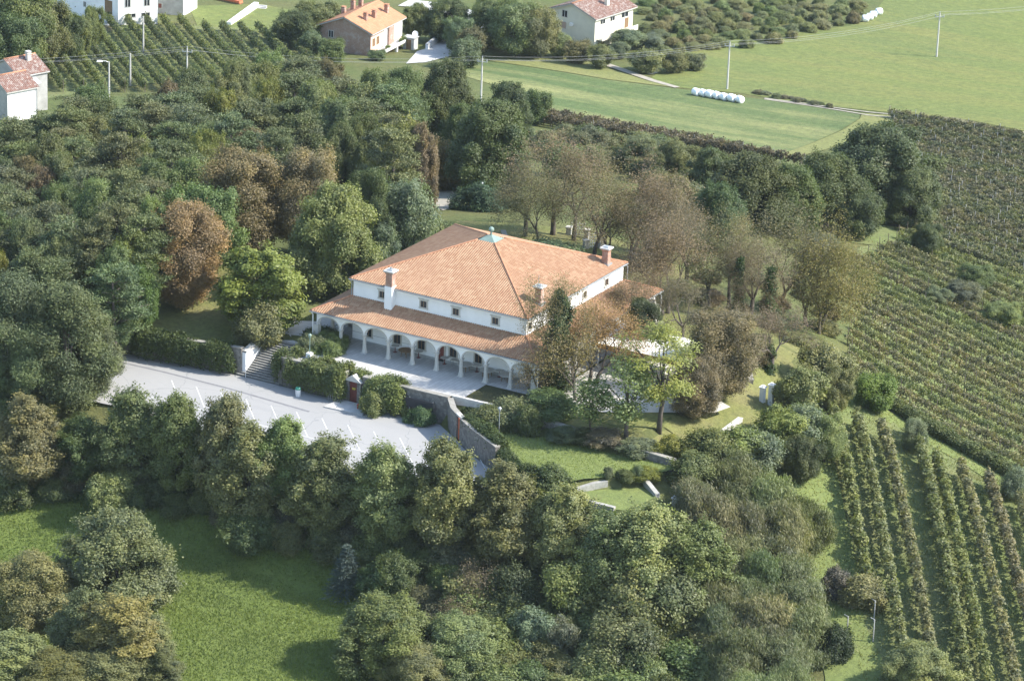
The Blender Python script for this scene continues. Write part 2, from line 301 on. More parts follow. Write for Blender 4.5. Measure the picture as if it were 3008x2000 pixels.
# ------------------------------------------------------------------ mesh builders
class MB:
    def __init__(s): s.v = []; s.f = []; s.m = []; s.mats = []; s.uv = {}
    def mi(s, mat):
        if mat not in s.mats: s.mats.append(mat)
        return s.mats.index(mat)
    def add(s, vs, fs, mat):
        o = len(s.v); k = s.mi(mat); s.v += [tuple(v) for v in vs]
        for f in fs: s.f.append(tuple(i+o for i in f)); s.m.append(k)
    def box(s, a, b, mat):
        x0, y0, z0 = a; x1, y1, z1 = b
        s.add([(x0,y0,z0),(x1,y0,z0),(x1,y1,z0),(x0,y1,z0),(x0,y0,z1),(x1,y0,z1),(x1,y1,z1),(x0,y1,z1)],
              [(3,2,1,0),(4,5,6,7),(0,1,5,4),(1,2,6,5),(2,3,7,6),(3,0,4,7)], mat)
    def obox(s, c, ux, uy, sx, sy, z0, z1, mat, taper=1.0):
        ux = Vector((ux[0], ux[1], 0)); uy = Vector((uy[0], uy[1], 0)); c = Vector((c[0], c[1], 0)); vs = []
        for z, k in ((z0, 1), (z1, taper)):
            for a, b in ((-1,-1),(1,-1),(1,1),(-1,1)):
                p = c+ux*(a*sx*k)+uy*(b*sy*k); vs.append((p.x, p.y, z))
        s.add(vs, [(3,2,1,0),(4,5,6,7),(0,1,5,4),(1,2,6,5),(2,3,7,6),(3,0,4,7)], mat)
    def prism(s, poly, z0, z1, mat):
        n = len(poly)
        zl = (lambda p: p[2]) if len(poly[0]) > 2 else (lambda p: z1)
        s.add([(p[0], p[1], z0) for p in poly]+[(p[0], p[1], zl(p)) for p in poly],
              [tuple(range(n-1, -1, -1)), tuple(range(n, 2*n))]+[(i, (i+1) % n, n+(i+1) % n, n+i) for i in range(n)], mat)
    def tube(s, pts, rad, n, mat, cap=True):
        pts = [Vector(p) for p in pts]; o = len(s.v); k = s.mi(mat)
        rad = rad if isinstance(rad, (list, tuple)) else [rad]*len(pts)
        prev = None
        for i, p in enumerate(pts):
            d = (pts[min(i+1, len(pts)-1)]-pts[max(i-1, 0)])
            d = d.normalized() if d.length > 1e-6 else Vector((0, 0, 1))
            a = d.orthogonal().normalized() if prev is None else (prev-d*prev.dot(d)).normalized()
            prev = a; b = d.cross(a)
            for j in range(n):
                t = 2*math.pi*j/n; q = p+(a*math.cos(t)+b*math.sin(t))*rad[i]; s.v.append((q.x, q.y, q.z))
        for i in range(len(pts)-1):
            for j in range(n):
                s.f.append((o+i*n+j, o+i*n+(j+1) % n, o+(i+1)*n+(j+1) % n, o+(i+1)*n+j)); s.m.append(k)
        if cap:
            s.f.append(tuple(o+j for j in range(n-1, -1, -1))); s.m.append(k)
            e = o+(len(pts)-1)*n; s.f.append(tuple(e+j for j in range(n))); s.m.append(k)
    def lathe(s, c, prof, n, mat):
        o = len(s.v); k = s.mi(mat)
        for r, z in prof:
            for j in range(n):
                t = 2*math.pi*j/n; s.v.append((c[0]+r*math.cos(t), c[1]+r*math.sin(t), c[2]+z))
        for i in range(len(prof)-1):
            for j in range(n):
                s.f.append((o+i*n+j, o+i*n+(j+1) % n, o+(i+1)*n+(j+1) % n, o+(i+1)*n+j)); s.m.append(k)
        s.f.append(tuple(o+j for j in range(n-1, -1, -1))); s.m.append(k)
        e = o+(len(prof)-1)*n; s.f.append(tuple(e+j for j in range(n))); s.m.append(k)
    def mesh(s, name, smooth=False):
        me = bpy.data.meshes.new(name); me.from_pydata(s.v, [], s.f)
        for m_ in s.mats: me.materials.append(m_)
        me.polygons.foreach_set('material_index', s.m)
        if smooth: me.polygons.foreach_set('use_smooth', [True]*len(s.f))
        me.update(); return me
    def build(s, name, parent=None, loc=(0, 0, 0), smooth=False):
        return link(name, s.mesh(name, smooth), parent, loc)

def quadmesh(name, V, mat, tone=None, tubes=None):
    """V: (n,4,3) leaf quads -> mesh"""
    n = len(V); me = bpy.data.meshes.new(name)
    me.vertices.add(4*n); me.vertices.foreach_set('co', np.ascontiguousarray(V, np.float32).ravel())
    me.loops.add(4*n); me.loops.foreach_set('vertex_index', np.arange(4*n, dtype=np.int32))
    me.polygons.add(n); me.polygons.foreach_set('loop_start', np.arange(0, 4*n, 4, dtype=np.int32))
    try: me.polygons.foreach_set('loop_total', np.full(n, 4, np.int32))
    except Exception: pass
    me.materials.append(mat); me.update(calc_edges=True)
    a = me.attributes.new('tone', 'FLOAT', 'FACE'); a.data.foreach_set('value', np.asarray(tone if tone is not None else np.full(n, .5), np.float32))
    me.validate(); return me

# ------------------------------------------------------------------ leaves
def unit(a): return a/np.maximum(np.linalg.norm(a, axis=-1, keepdims=True), 1e-9)
def leaf_quads(g, C, NRM, l, w, tang=None):
    n = len(C); nr = unit(NRM)
    t = g.normal(size=(n, 3)) if tang is None else tang+g.normal(size=(n, 3))*.25
    t = unit(t-nr*(t*nr).sum(-1, keepdims=True)); b = np.cross(nr, t)
    L = (l*g.uniform(.7, 1.3, (n, 1)))/2; W_ = (w*g.uniform(.7, 1.3, (n, 1)))/2
    off = t*L*.12
    return np.stack([C-t*L, C+b*W_+off, C+t*L, C-b*W_+off], 1)
def clumps(g, CC, CN, CT, per, sig, l, w, flat=1.0, jit=.45, up=.35, vert=False):
    """leaf clusters at CC with outward normals CN, cluster tones CT"""
    n = len(CC); c = np.repeat(CC, per, 0); nn = np.repeat(CN, per, 0)
    d = g.normal(size=c.shape)*sig; d[:, 2] *= flat; c = c+d
    nr = unit(nn*.8+np.array([0, 0, up])+g.normal(size=c.shape)*jit)
    tone = np.clip(np.repeat(CT, per)+g.normal(size=len(c))*.09, 0, 1)
    tang = (np.array([[0, 0, 1.0]])+nn*.25) if vert else None
    if vert: nr = unit(nn*np.array([1, 1, .2])+g.normal(size=c.shape)*.5)
    return leaf_quads(g, c, nr, l, w, tang), tone
PROF = {'ovoid': lambda t: np.sin(np.pi*np.clip(t, 0, 1)**.75)**.75*(1-.25*t),
        'round': lambda t: np.sqrt(np.clip(1-(2*t-1)**2, 0, 1)),
        'dome': lambda t: np.sqrt(np.clip(1-t**2.2, 0, 1))*(.75+.25*np.minimum(1, t*4)),
        'cone': lambda t: (1-t)**.85*.98+.02,
        'vase': lambda t: np.sin(np.pi*np.clip(.12+.86*t, 0, 1)**1.2)**.8}
def crown(seed, Hh, Rr, base, prof, nl, lr, cpl, per, l, w, sig=.27, rho=(.45, .85), jit=.45, up=.35, vert=False, needle=False, tonev=.22, inner=.12, flat=1.0, shoots=60, sl=1.0):
    g = np.random.default_rng(seed); hb = Hh*base; ch = Hh-hb
    t = np.clip((np.arange(nl)+g.uniform(0, 1, nl))/nl, 0, 1)**.95; a = np.arange(nl)*2.39996+g.normal(size=nl)*.7
    lr_ = lr*Rr*np.exp(g.normal(0, .32, nl)); k_ = g.integers(3, 6); p1, p2 = g.uniform(0, 6.28, 2); rr = PROF[prof](t)*Rr*(1+.17*np.sin(a*k_+p1+t*2.2)+.11*np.sin(a*2+p2-t*3))
    t = np.clip(t*(1+.14*np.sin(a*k_+p1+t*2.2)), 0, 1); rad = np.maximum(rr-lr_*.75, 0)*np.where(g.uniform(size=nl) < .7, 1.0, g.uniform(*rho, nl))
    z = hb+np.clip(t*ch, lr_*.6 if base > .01 else lr_*.35, ch-lr_*.75)
    LC = np.stack([np.cos(a)*rad, np.sin(a)*rad, z], -1)
    ltone = np.clip(g.normal(.45, tonev, nl), .05, .95); per_l = np.maximum(4, (cpl*(lr_/(lr*Rr))**1.6)).astype(int)
    li = np.repeat(np.arange(nl), per_l); n = len(li)
    d = unit(g.normal(size=(n, 3))); out = unit(LC-np.array([0, 0, hb+ch*.4]))[li]
    flip = (d*out).sum(-1, keepdims=True) < -.35; d = np.where(flip, -d, d)
    shell = g.uniform(.7, 1.1, (n, 1)); shell = np.where(g.uniform(size=shell.shape) < inner, shell*.5, shell)
    CC = LC[li]+d*shell*lr_[li][:, None]*np.array([1, 1, .85]); CN = d; ct = ltone[li]+g.normal(size=n)*.14
    if shoots:
        si = g.integers(0, n, shoots); so_ = unit(CN[si]*np.array([1, 1, .6])+np.array([0, 0, .75])+g.normal(size=(shoots, 3))*.25); so_[:, 2] = np.abs(so_[:, 2]); ln = g.uniform(.4, 1.15, shoots)*sl
        for f in (.3, .55, .8, 1.0, 1.15):
            CC = np.concatenate([CC, CC[si]+so_*(ln*f)[:, None]]); CN = np.concatenate([CN, so_*.4+CN[si]*.6]); ct = np.concatenate([ct, ltone[li][si]+.12])
    CC[:, 2] = np.maximum(CC[:, 2], .12)
    rn = Rr*.97/np.percentile(np.hypot(CC[:, 0], CC[:, 1]), 96); zn = (Hh-CC[:, 2].min())/(np.percentile(CC[:, 2], 99.6)-CC[:, 2].min()); zm = CC[:, 2].min()
    f3 = np.array([rn, rn, zn]); CC = (CC-np.array([0, 0, zm]))*f3+np.array([0, 0, zm]); LC = (LC-np.array([0, 0, zm]))*f3+np.array([0, 0, zm])
    Q, tn = clumps(g, CC, CN, np.clip(ct, 0, 1), per, sig, l, w, flat, jit, up, vert)
    # trunk with limbs into the lobes
    mb = MB(); r0 = .015*Hh+.045; bark = PINEBARK if needle else BARK
    if base > .01:
        top = hb+ch*.72; k1, k2 = g.normal(size=2)*.02*Hh
        tp = [(0, 0, -.6), (k1*.3, k2*.3, hb*.5), (k1, k2, hb), (k1*.5, k2*.5, hb+ch*.35), (0, 0, top)]
        mb.tube(tp, [r0*1.35, r0, r0*.85, r0*.55, r0*.15], 7, bark)
        for i in g.choice(nl, min(nl, 12), False):
            s0 = hb*g.uniform(.75, 1.0)+ch*.3*g.uniform(); q = LC[i]
            mid = (q[0]*.5, q[1]*.5, s0+(q[2]-s0)*.6)
            mb.tube([(k1*.7, k2*.7, s0), mid, tuple(q)], [r0*.42, r0*.25, r0*.08], 5, bark)
    else:
        for i in g.choice(nl, min(nl, 9), False):
            q = LC[i]; mb.tube([(q[0]*.12, q[1]*.12, -.4), (q[0]*.5, q[1]*.5, q[2]*.55), tuple(q)], [r0*.5, r0*.3, r0*.1], 5, bark)
    nm = 'crown'
    return quadmesh(nm, Q, NEEDLE if needle else LEAF, tn), mb.mesh('trunk', True), Hh, Rr
def pine(seed, Hh=12, Rr=3.4, base=.32):
    g = np.random.default_rng(seed); mb = MB(); CC = []; CT = []
    lean = g.normal(size=2)*.25
    mb.tube([(0, 0, -.6), (lean[0]*.3, lean[1]*.3, Hh*.3), (lean[0]*.7, lean[1]*.7, Hh*.65), (lean[0], lean[1], Hh*.97)], [.26, .21, .15, .04], 7, PINEBARK)
    z = Hh*base
    while z < Hh*.97:
        t = (z-Hh*base)/(Hh*(1-base)); L = Rr*(math.sin(math.pi*min(1, .22+.78*t)**1.0)**.7*.85+.15) if t > .05 else Rr*.7
        if t > .8: L = Rr*(.75-(t-.8)*2.4)
        nb = 5 if t < .75 else 4; a0 = g.uniform(0, 6.28)
        for k in range(nb):
            if g.uniform() < .12: continue
            a = a0+k*6.28/nb+g.normal()*.25; Lb = L*g.uniform(.65, 1.15); rise = Lb*g.uniform(.05, .35)
            p1 = np.array([math.cos(a)*Lb, math.sin(a)*Lb, z+rise]); p0 = np.array([lean[0]*z/Hh, lean[1]*z/Hh, z])
            mb.tube([tuple(p0), tuple(p0*.5+p1*.5+np.array([0, 0, -.12*Lb*.3])), tuple(p1)], [.06, .045, .02], 4, PINEBARK)
            tn = np.clip(g.normal(.45, .2), 0, 1)
            for q in range(int(3+Lb*1.6)):
                s = g.uniform(.38, 1.05); c = p0+(p1-p0)*s+np.array([g.normal()*.42, g.normal()*.42, g.normal()*.12+.12]); CC.append(c); CT.append(tn)
        z += Hh*(1-base)/11*g.uniform(.7, 1.3)
    for q in range(14): CC.append(np.array([lean[0]+g.normal()*.45, lean[1]+g.normal()*.45, Hh*.97-abs(g.normal())*.5])); CT.append(.5)
    CC = np.array(CC); CT = np.array(CT); n = len(CC); per = 62
    c = np.repeat(CC, per, 0); d = g.normal(size=c.shape)*np.array([.34, .34, .13]); c = c+d
    nr = unit(g.normal(size=c.shape)*.75+np.array([0, 0, .75])); tang = unit(d+np.array([0, 0, .25]))
    Q = leaf_quads(g, c, nr, .34, .11, tang); tone = np.clip(np.repeat(CT, per)+g.normal(size=len(c))*.15, 0, 1)
    return quadmesh('crown', Q, NEEDLE, tone), mb.mesh('trunk', True), Hh, Rr
def spruce(seed, Hh=7, Rr=2.3):
    g = np.random.default_rng(seed); mb = MB(); mb.tube([(0, 0, -.4), (0, 0, Hh*.97)], [.14, .02], 6, PINEBARK); CC = []; CT = []
    for z in np.arange(.25, Hh*.98, .42):
        L = Rr*(1-z/Hh)**.9+.12; nb = int(7+L*3)
        for a in np.arange(nb)*6.283/nb+g.uniform(0, 6):
            lb = L*g.uniform(.8, 1.12); tn = np.clip(g.normal(.5, .18), 0, 1)
            for s in np.arange(.3, 1.01, .16): CC.append((math.cos(a)*lb*s, math.sin(a)*lb*s, z-.22*lb*s*s+.05)); CT.append(tn)
    CC = np.array(CC); CT = np.array(CT); per = 9; c = np.repeat(CC, per, 0); o = unit(c*np.array([1, 1, 0])); d = g.normal(size=c.shape)*np.array([.13, .13, .06])
    Q = leaf_quads(g, c+d, unit(g.normal(size=c.shape)*.5+np.array([0, 0, 1])), .3, .09, o+g.normal(size=c.shape)*.3)
    return quadmesh('crown', Q, NEEDLE, np.clip(np.repeat(CT, per)+g.normal(size=len(c))*.12, 0, 1)), mb.mesh('trunk', True), Hh, Rr
def sparse(seed, Hh=11, Rr=4, fork=.2, leafn=5, l=.14, ivy=0.0, twin=False, spread=1.0):
    """open tree: forking limbs down to twigs, few leaves"""
    g = np.random.default_rng(seed); mb = MB(); tips = []; 
    def grow(p, d, L, r, lev):
        k = 3 if lev < 3 else 2; pts = [p]; q = p.copy(); dd = d.copy()
        for i in range(k):
            dd = unit(dd+g.normal(size=3)*.15+np.array([0, 0, .03])); q = q+dd*L/k; pts.append(q)
        r1 = r*.69; mb.tube([tuple(x) for x in pts], list(np.linspace(r, r1, k+1)), 7 if lev == 0 else (5 if lev < 3 else 3), BARK, cap=lev == 0)
        if lev >= 7 or r1 < .0045: tips.append((q, dd)); return
        n = 3 if lev < 2 else (3 if g.uniform() < .4 else 2)
        a0 = g.uniform(0, 6.28); o1 = unit(np.cross(dd, [.3, .2, 1.0]) if abs(dd[2]) < .95 else np.array([1.0, 0, 0])); o2 = np.cross(dd, o1)
        for i in range(n):
            a = a0+i*6.283/n+g.normal()*.3; sp = g.uniform(.35, .85)*spread
            nd = unit(dd*math.cos(sp)+(o1*math.cos(a)+o2*math.sin(a))*math.sin(sp)); nd[2] = max(nd[2], -.25)
            grow(q, unit(nd), L*g.uniform(.62, .95), r1*(.82 if n == 2 else .72), lev+1)
        if lev >= 2: tips.append((q, dd)); tips.append((pts[1], dd))
    L0 = Hh*fork
    base = [np.array([0, 0, -.4])] if not twin else [np.array([-.25, 0, -.4]), np.array([.3, .1, -.4])]
    for b in base: grow(b, unit(np.array([g.normal()*.06+(b[0]*.5 if twin else 0), g.normal()*.06, 1])), L0, .027*Hh*(.8 if twin else 1), 0)
    P = np.array([t[0] for t in tips]); D_ = np.array([t[1] for t in tips])
    # normalise to the wanted height and radius
    zt = np.percentile(P[:, 2], 99.5); rt = np.percentile(np.hypot(P[:, 0], P[:, 1]), 95)
    sc = np.array([Rr/rt, Rr/rt, Hh/zt])
    mb.v = [(v[0]*sc[0] if v[2] > .5 else v[0]*(1+(sc[0]-1)*max(0, v[2])/.5), v[1]*sc[1] if v[2] > .5 else v[1]*(1+(sc[1]-1)*max(0, v[2])/.5), v[2]*sc[2]) for v in mb.v]
    P = P*sc
    Q, tn = clumps(g, P, D_, np.clip(g.normal(.45, .22, len(P)), 0, 1), leafn, .38, l, l*.6, jit=.7)
    return quadmesh('crown', Q, LEAF, tn), mb.mesh('trunk', True), Hh, Rr
def ivymesh(seed, pts, rad, n, l=.24):
    g = np.random.default_rng(seed); pts = np.array(pts, float); s = g.uniform(0, 1, n)
    seg = np.linspace(0, 1, len(pts)); c = np.stack([np.interp(s, seg, pts[:, k]) for k in range(3)], -1); rr = np.interp(s, seg, rad)
    a = g.uniform(0, 6.283, n); lump = .7+.45*np.sin(s*17+a*2+seed)+.25*np.sin(s*43-a*3)
    d = np.stack([np.cos(a), np.sin(a), g.normal(size=n)*.2], -1)
    c = c+d*(rr*lump*np.exp(g.normal(0, .25, n))*g.uniform(.6, 1.05, n))[:, None]; c[:, 2] -= .15*g.uniform(0, 1, n)
    Q, tn = clumps(g, c, d, np.clip(g.normal(.4, .2, n), 0, 1), 7, .13, l, l*.75)
    return quadmesh('ivy', Q, LEAF, tn)

# ------------------------------------------------------------------ ground sheets
def grid_mesh():
    me = bpy.data.meshes.new('ground'); V = np.stack([XX, YY, ZZ], -1).reshape(-1, 3)
    idx = np.arange(GNX*GNY).reshape(GNX, GNY); F = np.stack([idx[:-1, :-1], idx[1:, :-1], idx[1:, 1:], idx[:-1, 1:]], -1).reshape(-1, 4)
    n = len(F); me.vertices.add(len(V)); me.vertices.foreach_set('co', V.astype(np.float32).ravel())
    me.loops.add(4*n); me.loops.foreach_set('vertex_index', F.astype(np.int32).ravel())
    me.polygons.add(n); me.polygons.foreach_set('loop_start', np.arange(0, 4*n, 4, dtype=np.int32))
    me.update(calc_edges=True); me.polygons.foreach_set('use_smooth', [True]*n); me.materials.append(G_GROUND); return me
def struct(o, label, cat): return tag(o, label, cat, kind='structure')
POND = [at(x, y) for x, y in ((1325,1130),(1395,1112),(1430,1108),(1482,1108),(1512,1145),(1440,1175),(1410,1172),(1365,1155))]
ZPOND = float(np.mean([q.z for q in POND])); _c = sum(POND, Vector())/len(POND)
POND = [on_plane(x, y, ZPOND) for x, y in ((1325,1130),(1395,1112),(1430,1108),(1482,1108),(1512,1145),(1440,1175),(1410,1172),(1365,1155))]
_px = [(_c.x+(q[0]-_c.x)*1.25, _c.y+(q[1]-_c.y)*1.25) for q in POND]
ZZ = np.where(inpoly(XX, YY, _px) & ~inpoly(XX, YY, LAWN), ZPOND-.06, ZZ)
gmesh = grid_mesh()
# a wide apron carries the land out to the horizon
gobj = struct(link('ground', gmesh), 'rough grassy hillside ground under the whole scene', 'ground')
ap = MB(); zr = -30.0; x0, x1, y0, y1 = gx[0], gx[-1], gy[0], gy[-1]
def rim(pts, out):
    n = len(pts); ap.add(list(pts)+[(p[0]+out[0], p[1]+out[1], zr) for p in pts], [(i, i+1, n+i+1, n+i) for i in range(n-1)], G_GROUND)
st = 10
rim([(x, y0, ZZ[i, 0]) for i, x in list(enumerate(gx))[::st]], (0, -3000)); rim([(x, y1, ZZ[i, -1]) for i, x in list(enumerate(gx))[::st]], (0, 3000))
rim([(x0, y, ZZ[0, j]) for j, y in list(enumerate(gy))[::st]], (-3000, 0)); rim([(x1, y, ZZ[-1, j]) for j, y in list(enumerate(gy))[::st]], (3000, 0))
for sx, xx in ((-1, x0), (1, x1)):
    for sy, yy in ((-1, y0), (1, y1)): ap.add([(xx, yy, zr), (xx+sx*3000, yy, zr), (xx+sx*3000, yy+sy*3000, zr), (xx, yy+sy*3000, zr)], [(0, 1, 2, 3)], G_GROUND)
struct(ap.build('terrain'), 'far land stretching away beyond the hill', 'terrain')

def sheet(name, poly, mat, dz, label, cat, flat=None, res=2.0):
    """draped (or flat) ground sheet over world polygon"""
    P = [Vector((p[0], p[1])) for p in poly]; b = []
    for i in range(len(P)):
        a, c = P[i], P[(i+1) % len(P)]; k = max(1, int((c-a).length/res)); b += [a+(c-a)*(j/k) for j in range(k)]
    xs = [p.x for p in b]; ys = [p.y for p in b]
    gX, gY = np.meshgrid(np.arange(min(xs), max(xs), res)+.37, np.arange(min(ys), max(ys), res)+.41, indexing='ij')
    ins = inpoly(gX, gY, [(p.x, p.y) for p in b]); pts = b+[Vector((x, y)) for x, y in zip(gX[ins], gY[ins])]
    n = len(b); vv, ee, ff, *_ = delaunay_2d_cdt(pts, [(i, (i+1) % n) for i in range(n)], [], 1, 1e-4)
    me = bpy.data.meshes.new(name); X = np.array([v.x for v in vv]); Y = np.array([v.y for v in vv])
    Z = np.full(len(X), flat, float) if flat is not None else H(X, Y)+dz
    me.from_pydata(np.stack([X, Y, Z], -1).tolist(), [], [f if (vv[f[1]]-vv[f[0]]).cross(vv[f[2]]-vv[f[0]]) > 0 else f[::-1] for f in ff]); me.materials.append(mat); me.update()
    return struct(link(name, me), label, cat)
def pxpoly(l, h=0.0): return [at(x, y, h) for x, y in l]
def strip(pts, w):
    pts = [Vector((p[0], p[1])) for p in pts]; L = []; Rr = []
    for i, p in enumerate(pts):
        d = (pts[min(i+1, len(pts)-1)]-pts[max(i-1, 0)]).normalized(); n = Vector((-d.y, d.x)); ww = w[i] if isinstance(w, (list, tuple)) else w
        L.append(p+n*ww/2); Rr.append(p-n*ww/2)
    return L+Rr[::-1]

sheet('parking_lot', PARK, ASPHALT, 0, 'pale grey asphalt parking lot below the villa wall', 'parking lot', flat=ZPARK)
sheet('terrace', [(1.2,-4.9),(21.9,-4.75),(21.9,.1),(28.4,.1),(28.4,28),(-.4,28),(-.4,.1),(1.2,.1)], PAVING, 0, 'pale stone paved terrace around the white villa', 'terrace', flat=.02)
sheet('flower_bed', [(22.1,-4.4),(30.2,-4.2),(30.6,-.6),(28.6,-.1),(22.1,-.1)], grassmat('bed_soil', (.055, .06, .03), (.07, .07, .035), (.06, .085, .03), .5, 3), 0, 'dark planted bed at the corner of the terrace', 'flower bed', flat=.014)
sheet('gravel_yard', [(28.7,1),(31,-1.2),(35.5,.2),(41.8,4.5),(45.3,7),(45.9,9.3),(43.5,10.5),(41,14),(38,19),(31,23),(28.7,23)], GRAVEL, 0, 'white gravel yard to the right of the villa', 'gravel', flat=.01)
sheet('park_lawn', [(-30,-8.6),(-19.2,-6.7),(-4.5,-5.2),(-4.5,2),(-6,3),(-6,24),(-30,24)], G_PARK, .05, 'brown and green shaded park lawn left of the villa', 'lawn')
sheet('garden_path', [(-6,3.2),(-3.2,-.9),(-.2,-.9),(1.1,-.5),(1.1,3),(-.6,4),(-.6,25),(-3,27),(-3,6)], CONCRETE, .06, 'paved path from the stair top along the villa', 'path')
sheet('back_lawn', [(-6,30.2),(-2,28.4),(28.6,28.4),(29,1.5),(48,1),(49,14),(44,32),(30,46),(6,56),(-10,48)], G_PARK, .045, 'dry shaded lawn among bare trees behind the villa', 'lawn')
sheet('right_lawn', [(29,-3.9),(47,-4.2),(48.3,5),(46,7),(42,4),(35.5,0),(31,-1.4)], G_PARK, .06, 'shaded lawn beside the gravel yard', 'lawn')
sheet('garden_lawn', LAWN, G_LAWN, .03, 'bright green garden lawn below the low stone wall', 'lawn', flat=ZLAWN)
sheet('basin_lawn', POND, G_LAWN, .07, 'small bright green lawn inside a polygonal stone rim', 'lawn', flat=ZPOND)
sheet('meadow', pxpoly([(-120,1140),(60,1125),(240,1150),(420,1175),(600,1212),(760,1290),(870,1390),(860,1480),(780,1560),(800,1640),(300,1640),(-120,1640)]), G_MEADOW, .05, 'deep green mown meadow in the near left corner', 'meadow')
sheet('crop_field', pxpoly([(985,152),(1060,133),(1215,155),(1400,185),(1590,209),(1840,240),(1980,262),(1978,275),(1940,298),(1790,357),(1600,328),(1420,292),(1250,268),(1130,195)]), G_CROP, .06, 'green striped crop field behind the villa', 'field', res=3)
sheet('far_meadow', pxpoly([(1490,188),(1560,130),(1700,90),(1950,62),(2000,48),(2060,-30),(2500,-30),(2500,330),(2358,302),(2200,272),(2070,262),(1950,250),(1840,238),(1700,215),(1590,206)]), G_FAR, .055, 'wide pale yellow-green meadow at the top right', 'meadow', res=4)
sheet('grass_track', pxpoly([(1985,262),(2075,268),(2062,280),(1900,346),(1800,366),(1785,358),(1945,299),(1980,275)]), G_DRY, .09, 'pale mown grass track at the tip of the crop field', 'track')
sheet('field_verge', pxpoly([(985,150),(1060,128),(1170,82),(1260,112),(1370,150),(1500,190),(1590,207),(1400,184),(1215,154),(1060,132)]), G_DRY, .075, 'yellowish grass verge along the upper crop field', 'verge')
sheet('farm_track', strip([at(*p) for p in ((1165,80),(1230,98),(1300,120),(1350,134),(1420,158),(1500,186),(1560,203))], [2.4,2.2,2,1.8,1.6,1.4,1.2]), DIRT, .11, 'thin pale farm track running past the beige house', 'track', res=1.5)
for dd in (0, 7):
    sheet('wheel_track', strip([at(*p) for p in ((1760,228+dd*.3),(1850,240+dd*.4),(1930,251+dd*.6),(2000,260+dd),(2075,267+dd))], .55), DIRT, .13, 'worn pale wheel rut crossing the meadow edge, %s of the pair' % ('upper' if dd == 0 else 'lower'), 'track', res=1.5)
sheet('driveway', pxpoly([(935,148),(960,120),(985,112),(1035,70),(1055,60),(1085,72),(1062,112),(1058,125),(980,145)]), CONCRETE, .1, 'pale concrete driveway beside the brick house', 'driveway')
sheet('road', strip([at(*p) for p in ((930,8),(990,14),(1050,28),(1100,50),(1150,62),(1190,74))], [6,6,6,6,5.5,5]), CONCRETE, .12, 'grey village road behind the brick house', 'road')
sheet('house_lawn', pxpoly([(435,15),(600,10),(700,30),(735,60),(730,112),(640,92),(560,66),(455,62)]), G_FAR, .05, 'green lawn around the white garden steps', 'lawn')
sheet('vineyard_floor', pxpoly([(-60,150),(-60,130),(60,120),(180,95),(270,58),(360,60),(460,60),(560,66),(700,110),(760,150),(640,150),(300,200),(100,230)]), G_VINE, .05, 'grassy floor of the village vineyard', 'field', res=3)
sheet('yard_path', strip([at(*p) for p in ((140,40),(200,52),(262,54))], [3,4,6]), CONCRETE, .1, 'pale paved yard in front of the white house', 'yard')
sheet('bank_path', strip([at(*p) for p in ((0,128),(60,118),(150,98),(220,78),(262,58))], [2.5,3,3,3,3]), G_SOIL, .09, 'bare earth strip between trees and vineyard', 'path')
sheet('vineyard_slope', pxpoly([(1905,940),(1965,885),(2000,870),(1950,850),(1960,700),(1975,570),(2130,545),(2400,700),(2500,1000),(2700,1500),(2600,1700),(1990,1700),(1985,1440)]), G_VINE, .05, 'sloping vineyard floor on the right', 'field', res=3)
sheet('grass_strip', pxpoly([(1880,930),(1930,895),(1965,895),(2070,960),(2210,1040),(2370,1130),(2370,1165),(2280,1110),(2100,1000),(1990,940),(1930,950)]), G_LAWN, .09, 'bright green grass strip between the hedge and the near vines', 'lawn')
sheet('grass_margin', pxpoly([(1800,1090),(1860,1050),(1920,1060),(1950,1200),(1980,1330),(1990,1440),(2060,1570),(2070,1700),(1900,1700),(1900,1560),(1860,1330),(1850,1200)]), G_LAWN, .09, 'green grass margin left of the near vines', 'lawn')
sheet('far_vineyard_floor', pxpoly([(2040,285),(2160,262),(2420,325),(2420,720),(2150,560),(2000,520)]), G_SOIL, .05, 'bare brown floor of the far dark vineyard', 'field', res=3)
sheet('back_drive', pxpoly([(985,428),(1012,418),(1052,450),(1060,476),(1020,486),(985,470)]), DIRT, .08, 'pale gravel drive turning behind the wood edge', 'driveway', res=1.5)
_a = at(1951, 690); _b = at(2380, 897); sheet('grass_row', strip([_a+(_b-_a)*(i/8) for i in range(9)], 2.0), G_LAWN, .10, 'bright green grass lane between two rows of the sloping vineyard', 'grass lane')
sheet('far_vineyard_edge', pxpoly([(1990,505),(2140,545),(2420,640),(2420,720),(2130,580),(1960,560)]), G_VINE, .10, 'grassy strip between the two right vineyards', 'verge')

# ------------------------------------------------------------------ roofs
def slope(mb, P0, P1, T0, T1, mat, pitch=.27, amp=.09, uvs=None, course=.42):
    """corrugated tile slope: eave P0->P1, top T0->T1 (T0==T1 for a hip end)"""
    P0, P1, T0, T1 = map(Vector, (P0, P1, T0, T1)); L = (P1-P0).length; ex = (P1-P0)/L
    a = (T0-P0).dot(ex); b = (P1-T1).dot(ex); up = (T0-P0)-ex*a; SL = up.length; s = up/SL; n = ex.cross(s).normalized()
    if n.z < 0: n = -n
    nu = max(6, int(round(L/pitch)))*6; o = len(mb.v); k = mb.mi(mat); rows = 3
    for i in range(nu+1):
        u = L*i/nu; ln = SL
        if a > 1e-6: ln = min(ln, u/a*SL)
        if b > 1e-6: ln = min(ln, (L-u)/b*SL)
        ph = (i % 6)/6.0; h = amp*(math.cos(2*math.pi*ph)*.5+.5)**.8
        for r in range(rows):
            q = P0+ex*u+s*(ln*r/(rows-1))+n*h; mb.v.append((q.x, q.y, q.z)); mb.uvc.append((u/pitch, ln*r/(rows-1)/course))
    for i in range(nu):
        for r in range(rows-1):
            mb.f.append((o+i*rows+r, o+(i+1)*rows+r, o+(i+1)*rows+r+1, o+i*rows+r+1)); mb.m.append(k)
